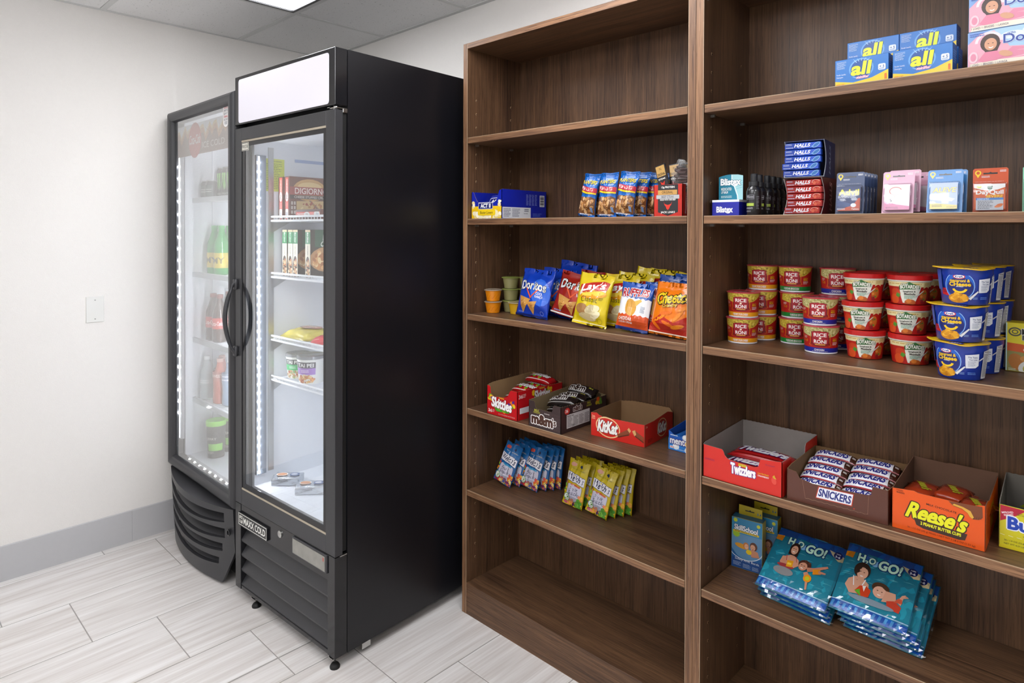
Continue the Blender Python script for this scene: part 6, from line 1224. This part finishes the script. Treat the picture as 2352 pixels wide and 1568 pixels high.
I.poly([(.106, .0885), (.165, .0925), (.166, .07), (.16, .064), (.15, .062), (.144, .065), (.14, .072), (.13, .078), (.114, .081)], '#7a4022'); I.poly([(.113, .082), (.13, .079), (.14, .0725), (.144, .0655), (.148, .063), (.151, .066), (.145, .078), (.132, .083), (.116, .0855)], '#d8a43c'); I.many([[(.15 + .004 * k, .0625 + .001 * k), (.1515 + .004 * k, .063 + .001 * k), (.1525 + .004 * k, .07 + .001 * k)] for k in range(4)], '#5a2c16')
I.face(f['S']); I.lines(.02, .02, .06, .08, 8, '#b83c0a', .4); I.rect(.08, .02, .14, .07, '#c8960e'); I.build('print', p, PAPER); place(p, (1.5075, .0265 + d / 2, R5), .03)
def rs(I): I.text("Reese's", .005, .0, .05, .02, '#b9b41c', .05, shear=.2, rot=-60); I.rect(-.045, .018, .045, .026, '#8a2a0c'); I.rect(-.034, -.02, -.026, .01, '#5a5a1c')
S = Series(packet('peanut_butter_cup_pack', 'candy pack', .064, .095, .017, 47, '#a5381a', rs, 'orange packs of peanut butter cups', ))
for x, y, z, lb in ((1.468, .16, .002, 'orange candy pack, bottom left in its carton'), (1.545, .165, .002, 'orange candy pack, bottom right in its carton'), (1.505, .08, .002, 'orange candy pack, bottom front in its carton'), (1.468, .165, .026, 'orange candy pack in the second layer at the left'), (1.545, .16, .026, 'orange candy pack in the second layer at the right'), (1.458, .15, .05, 'orange candy pack on top at the left of its carton'), (1.515, .175, .05, 'orange candy pack on top in the middle of its carton'), (1.566, .12, .05, 'orange candy pack on top at the right of its carton')): S((x, y, R5 + z), lb, -.12)
w, d, h = .17, .19, .092
p = tray('yellow_candy_carton', 'yellow open carton of peanut crunch bars cut by the right edge', 'candy carton', w, d, [(0, 0), (w, 0), (w, .086), (0, .091)], [(0, 0), (d, 0), (d, .098), (0, .088)], [(0, 0), (w, 0)] + torn([(w, .104), (0, .104)], 3), [(0, 0), (d, 0)] + torn([(d, .104), (.01, .096), (0, .091)], 4, .002), '#d8d024', '#6f6a62')
f = faces(w, d, h); I = Ink(); I.face(f['F']); I.poly([(.002, .09), (.046, .088), (.03, .074), (.012, .062), (.002, .056)], '#b81c3a'); I.text('IMPROVED', .014, .0765, .02, .004, '#f6e8ec', .03, rot=15); I.text('RECIPE!', .016, .0715, .016, .004, '#f6e8ec', .03, rot=15); I.text('Butterfinger', .1, .052, .17, .034, '#1c46b8', .05, out='#eef2fb', ow=.06); I.text('crispety, crunchety', .075, .033, .07, .006, '#8a8a1c', .0, shear=.2); I.lines(.03, .074, .07, .08, 2, '#6a6a1c', .3); I.many([[(.002 + .014 * k, .0295 - .0004 * k), (.010 + .014 * k, .0285 - .0004 * k), (.010 + .014 * k, .0275 - .0004 * k), (.002 + .014 * k, .0285 - .0004 * k)] for k in range(11)], '#f4f0c0')
I.text('36 / 1.9 OZ (53.8 g) BARS', .034, .0175, .05, .0045, '#4a4a30', .0); I.text('NET WT 4.27 LB (68 OZ / 1.939 kg)', .044, .0105, .07, .0045, '#4a4a30', .0); I.rect(0, 0, w, .006, '#d8c81c'); I.build('print', p, PAPER); place(p, (1.693, .083 + d / 2, R5), .05)
def bf(I): I.text('Butterfinger', 0, 0, .09, .018, '#24346c', .05); I.rect(-.05, .012, .05, .014, '#7a2a1c')
S = Series(packet('peanut_crunch_bar', 'candy bar', .12, .04, .024, 53, '#7f8a18', bf, 'yellow green peanut crunch bars in their carton'))
for x, y, z, lb in ((1.69, .13, .002, 'peanut crunch bar, bottom front of the yellow carton'), (1.69, .19, .002, 'peanut crunch bar, bottom middle of the yellow carton'), (1.69, .24, .002, 'peanut crunch bar, bottom back of the yellow carton'), (1.69, .16, .027, 'peanut crunch bar in the second layer of the yellow carton'), (1.695, .22, .03, 'peanut crunch bar in the second layer, farther back'), (1.7, .19, .055, 'peanut crunch bar poking up on top in the yellow carton')): S((x, y, R5 + z), lb, -.25)

# pool toys
w, h, d = .087, .145, .034
p = thing('arm_band_box', '', 'swim armbands', group='blue and yellow armband boxes'); bm = bmesh.new(); box(bm, -w / 2, -d / 2, 0, w / 2, d / 2, h, .0006); obj('carton', bm, mat('yellow_box_card', '#c9b51a', .42, coat=.2), p)
bm = bmesh.new(); prism(bm, [(-.032, h), (.034, h), (.034, h + .026), (-.032, h + .028)], .012, .0132); tb_ = obj('hang_tab', bm, mat('yellow_tab_card', '#b9a51c', .45), p)
I = Ink(); I.face(plane((0, .012, 0), (1, 0, 0), (0, 0, 1))); I.poly([(-.014, h + .012), (-.014, h + .015), (-.003, h + .015), (0, h + .018), (.003, h + .015), (.012, h + .015), (.012, h + .012)], '#1c1a10'); I.many([[(.02, h + .008), (.022, h + .016), (.024, h + .008)], [(.026, h + .009), (.03, h + .014), (.031, h + .008)]], '#2a6a9c')
f = faces(w, d, h); I.face(f['F']); I.rect(0, 0, w, h, '#1b62a0'); I.rect(0, .1, w, h, '#2a86b4'); I.rect(0, 0, w, .03, '#154a8c'); I.poly([(0, .1), (w, .1), (w, .045), (w * .75, .032), (w * .45, .028), (w * .2, .036), (0, .055)], '#5f90b8'); I.ring(w * .45, .066, .05, .038, .0018, '#e6ecf0', 18, 200, 345); starburst(I, .011, .137, .007, .0045, 9, '#cfd62c'); starburst(I, .076, .133, .006, .004, 9, '#cfd62c'); starburst(I, .014, .099, .0125, .0085, 11, '#9cc42c')
I.text('SkillSchool', .041, .117, .066, .015, '#eef2f6', .04, out='#123a6c', ow=.06, rot=-2); I.rr(.004, .1035, .078, .109, .0025, '#e0c42c'); I.text('SWIM TRAINING SYSTEM', .041, .1063, .062, .0032, '#2a2a1c', .02)
I.ell(.03, .066, .02, .007, '#d99a2c', 14, rot=-8); I.ell(.042, .07, .008, .0095, '#c87a3c', 14); I.ell(.043, .068, .0055, .0075, '#e8b090', 14); I.ell(.063, .073, .0105, .012, '#5a3424', 16); I.ell(.061, .07, .007, .0085, '#d9a080', 14); I.poly([(.05, .06), (.06, .064), (.075, .06), (.08, .045), (.058, .042)], '#c98a6c'); I.ell(.05, .054, .008, .007, '#e6c41c', 12); I.many([[(.058, .07), (.06, .07), (.06, .069), (.058, .069)], [(.063, .07), (.065, .07), (.065, .069), (.063, .069)], [(.041, .0695), (.0425, .0695), (.0425, .0685), (.041, .0685)], [(.045, .0695), (.0465, .0695), (.0465, .0685), (.045, .0685)], [(.059, .0655), (.064, .0655), (.0615, .0635)]], '#3a1c16')
I.text('Safety Arm Bands', .045, .026, .068, .0085, '#eaf0f6', .0, rot=-2); I.lines(.006, .008, .03, .02, 4, '#b9cce6', .35); I.lines(.034, .006, .056, .018, 4, '#b9cce6', .35, 5); I.lines(.06, .005, .082, .016, 4, '#b9cce6', .35, 6); I.face(f['T']); I.rect(0, 0, w, d, '#2a7aa8'); I.build('print', p, PAPER); S = Series(p)
S((1.0195, .195, R6), 'blue and yellow armband box standing in front', .12, -.02); S((1.042, .25, R6), 'blue and yellow armband box tucked behind the front one', .1, 0)
CELL = glass('crinkled_cellophane', (.92, .94, .96), .12, .1)
def swim(I, k):
    """printed pool scene: a grown-up and a child in the water"""
    if k == 0:
        I.ell(-.03, .135, .013, .018, '#30201c', 18); I.poly([(-.043, .135), (-.042, .115), (-.018, .112), (-.017, .135)], '#30201c'); I.ell(-.03, .131, .0088, .0135, '#d6a084', 18); I.poly([(-.05, .085), (-.048, .104), (-.034, .114), (-.025, .114), (-.01, .106), (-.006, .09), (-.02, .074), (-.04, .074)], '#cf9478'); I.poly([(-.052, .104), (-.044, .106), (-.036, .082), (-.046, .076), (-.054, .086)], '#c98c70'); I.ell(-.036, .078, .022, .006, '#9c3a3c', 14); I.poly([(-.037, .096), (-.021, .099), (-.019, .08), (-.034, .077)], '#e09a1c'); I.poly([(-.034, .09), (-.024, .091), (-.023, .085), (-.033, .084)], '#f2cf4c'); I.many([[(-.044, .111), (-.0425, .111), (-.038, .094), (-.0395, .094)], [(-.02, .113), (-.0185, .113), (-.012, .098), (-.0135, .098)]], '#a8323c'); I.ell(-.036, .062, .026, .012, '#8a8a8c', 16)
        I.ell(.008, .1, .016, .014, '#4a2c22', 16); I.blobs(.008, .104, .013, .01, 14, .004, ['#4a2c22', '#5f3a2a'], 3); I.ell(.005, .094, .0105, .012, '#c98f74', 16, rot=-15); I.poly([(.014, .095), (.03, .1), (.06, .118), (.064, .114), (.036, .092), (.02, .084)], '#bd7f66'); I.poly([(.03, .096), (.046, .103), (.052, .09), (.034, .082)], '#de8a1c'); I.poly([(.044, .098), (.062, .098), (.062, .094), (.046, .09)], '#bd7f66'); I.poly([(.012, .078), (.02, .084), (.034, .07), (.03, .062), (.018, .066)], '#c98f74'); I.ell(.026, .066, .010, .011, '#e8921c', 14); I.ell(.026, .066, .006, .006, '#c8c82c', 12); I.poly([(.024, .056), (.03, .056), (.034, .036), (.03, .034)], '#c98f74')
        e = [(-.033, .134), (-.0275, .134), (.001, .097), (.008, .096)]; m_ = [(-.03, .1245), (.004, .0885)]
    else:
        I.ell(-.036, .12, .0185, .0225, '#33241e', 20); I.ell(-.034, .113, .0125, .0165, '#d8a48a', 18); I.poly([(-.064, .07), (-.06, .088), (-.046, .1), (-.03, .1), (-.014, .088), (-.01, .06), (-.05, .052)], '#cf9a80'); I.many([[(-.052, .1), (-.05, .1), (-.044, .074), (-.046, .074)], [(-.024, .098), (-.022, .098), (-.028, .072), (-.03, .072)]], '#e6e6ea'); I.poly([(-.04, .062), (-.032, .078), (-.02, .084), (-.006, .074), (-.008, .056), (-.026, .05)], '#c8401f'); I.poly([(-.04, .062), (-.03, .07), (-.024, .052)], '#5aa82c'); I.poly([(-.026, .08), (-.018, .083), (-.02, .066)], '#e6e0d8')
        I.ell(.012, .09, .019, .0145, '#4a3222', 18); I.ell(.012, .079, .0145, .0155, '#d8a48c', 18); I.poly([(.024, .088), (.045, .088), (.05, .066), (.02, .058)], '#cf987e'); I.poly([(.05, .07), (.058, .09), (.064, .094), (.072, .09), (.062, .084), (.06, .064)], '#cf987e'); I.poly([(.03, .064), (.046, .07), (.062, .06), (.06, .044), (.034, .046)], '#c0402c'); I.poly([(.044, .066), (.052, .08), (.06, .08), (.062, .07)], '#c8553c'); I.ell(.0, .046, .05, .008, '#7f8f9c', 16)
        e = [(-.039, .116), (-.0305, .115), (.007, .082), (.0165, .081)]; m_ = [(-.034, .104), (.012, .0715)]
    I.many([[(x - .0015, y - .0007), (x + .0015, y - .0007), (x + .0015, y + .0008), (x - .0015, y + .0008)] for x, y in e], '#241714'); I.many([[(x - .004, y + .0012), (x + .004, y + .0012), (x + .002, y - .0015), (x - .002, y - .0015)] for x, y in m_], '#f2e6e0')
def toy(nm, w, h, t_, k, seed, grp):
    th = thing(nm, '', 'pool toy', group=grp); q_ = Vector((seed, seed * 2, 0))
    def F(x, y, o):
        u, v = 2 * x / w, y / h; e = max(0, 1 - abs(u) ** 5) ** .5 * max(0, 1 - abs(2 * v - 1) ** 6) ** .5
        return Vector((x, -t_ * .5 * e - o + .002 * noise.noise(Vector((u * 2, v * 2, seed))), y))
    bm = bmesh.new(); n, m = 14, 14; G = []
    for s_ in (1, -1): G.append([[bm.verts.new((p_.x, p_.y * s_ if s_ > 0 else -p_.y, p_.z)) for p_ in [F(-w / 2 + w * i / n, h * j / m, 0) for i in range(n + 1)]] for j in range(m + 1)])
    for s_, g in enumerate(G):
        for j in range(m):
            for i in range(n):
                c = [g[j][i], g[j][i + 1], g[j + 1][i + 1], g[j + 1][i]]; f_ = bm.faces.new(c[::-1] if s_ else c); f_.smooth = True
    bmesh.ops.remove_doubles(bm, verts=bm.verts[:], dist=.0012); obj('folded_toy', bm, mat(nm + '_vinyl', '#2a86a8', .3, coat=.3), th)
    I = Ink(); I.h0 = .0012; I.face(F, (w / n, h / m)); W2 = w / 2 - .002; I.rect(-W2, .004, W2, h - .004, '#1c8098'); I.poly([(-W2, .07), (W2, .09), (W2, .03), (-W2, .03)], '#2a94aa'); I.poly([(-W2, .028), (W2, .022), (W2, .004), (-W2, .004)], '#1a58b4'); I.many([[(-W2 + .013 * a, .008), (-W2 + .013 * a + .006, .008), (-W2 + .013 * a + .009, .022), (-W2 + .013 * a + .003, .022)] for a in range(int(w / .013) - 1)], '#4f9ad6'); I.rect(-W2, .025, W2, .028, '#a9d0ea')
    q = random.Random(seed); I.many([[(x, y), (x + l * .5, y + .0012), (x + l, y + .002), (x + l * .5, y + .003)] for x, y, l in [(q.uniform(-W2, W2 - .03), q.uniform(.035, h - .05), q.uniform(.01, .03)) for _ in range(26)]], '#5fb4c0')
    I.poly([(-W2, h - .004), (-W2, h - .03), (-.03, h - .02), (.01, h - .022), (.04, h - .034), (W2, h - .044), (W2, h - .004)], '#1b4f9c'); I.poly([(W2, h - .044), (W2 - .012, h - .047), (W2 - .03, h - .034), (W2 - .04, h - .022), (W2 - .02, h - .026), (W2, h - .03)], '#d9c89c'); I.ell(W2 - .016, h - .031, .0105, .0105, '#1a2260', 18); I.text('AGES', W2 - .016, h - .0265, .011, .0032, '#e6eaf4', .03); I.text('3-6', W2 - .016, h - .0345, .012, .006, '#e6eaf4', .05)
    I.poly([(-W2, h - .028), (-W2 + .02, h - .026), (-W2 + .018, h - .044), (-W2, h - .042)], '#e08a1c'); I.blobs(-.012, h - .034, .04, .012, 16, .007, ['#2a6ac0', '#7fb4e0', '#1a4a9c'], 9); I.text('H', -.046, h - .036, .015, .021, '#c9efd8', .05, out='#1a3a6c', ow=.08); I.text('2', -.033, h - .045, .008, .011, '#c9efd8', .05, out='#1a3a6c', ow=.1); I.text('O', -.021, h - .037, .015, .018, '#c9efd8', .05, out='#1a3a6c', ow=.08); I.text('GO!', .02, h - .04, .05, .026, '#c9efd8', .05, out='#1a3a6c', ow=.08, shear=.1)
    swim(I, k); I.build('print', th, FILM)
    bm = bmesh.new(); n, m = 22, 22; g = []
    for j in range(m + 1):
        r_ = []
        for i in range(n + 1):
            x, y = -w / 2 - .006 + (w + .012) * i / n, -.002 + (h + .016) * j / m
            b = F(max(-w / 2, min(w / 2, x)), max(0, min(h, y)), .0024); k_ = noise.noise(Vector((x * 60, y * 60, seed))); k2 = noise.noise(Vector((x * 160, y * 25, seed + 3)))
            r_.append(bm.verts.new((x, b.y + .0006 - .0026 * k_ - .002 * k2, max(y, .0003))))
        g.append(r_)
    for j in range(m):
        for i in range(n): bm.faces.new((g[j][i], g[j][i + 1], g[j + 1][i + 1], g[j + 1][i]))
    obj('cellophane', bm, CELL, th); return th
WL = .182
S = Series(toy('armband_toy_pack', WL, .19, .008, 0, 61, 'wrapped armband packs in the left pile'))
for k, (x, y, rx, ry) in enumerate(((1.190, .078, -.99, 0), (1.187, .069, -.99, .0), (1.184, .060, -.99, 0))): S((x, y, R6 + .0165 * k), ('bottom', 'middle', 'top')[k] + ' wrapped pool armband pack of the left pile', -.09 + .015 * k, rx, ry)
S = Series(toy('swim_vest_pack', .170, .19, .008, 1, 67, 'wrapped swim packs in the right pile'))
for k, (x, y, rx) in enumerate(((1.390, .088, -.98), (1.386, .079, -.98), (1.380, .070, -.98), (1.364, .061, -.98))): S((x, y, R6 + .0165 * k), ('bottom', 'second', 'third', 'top')[k] + ' wrapped swim pack of the right pile', (-.05, -.02, -.04, -.02)[k], rx)
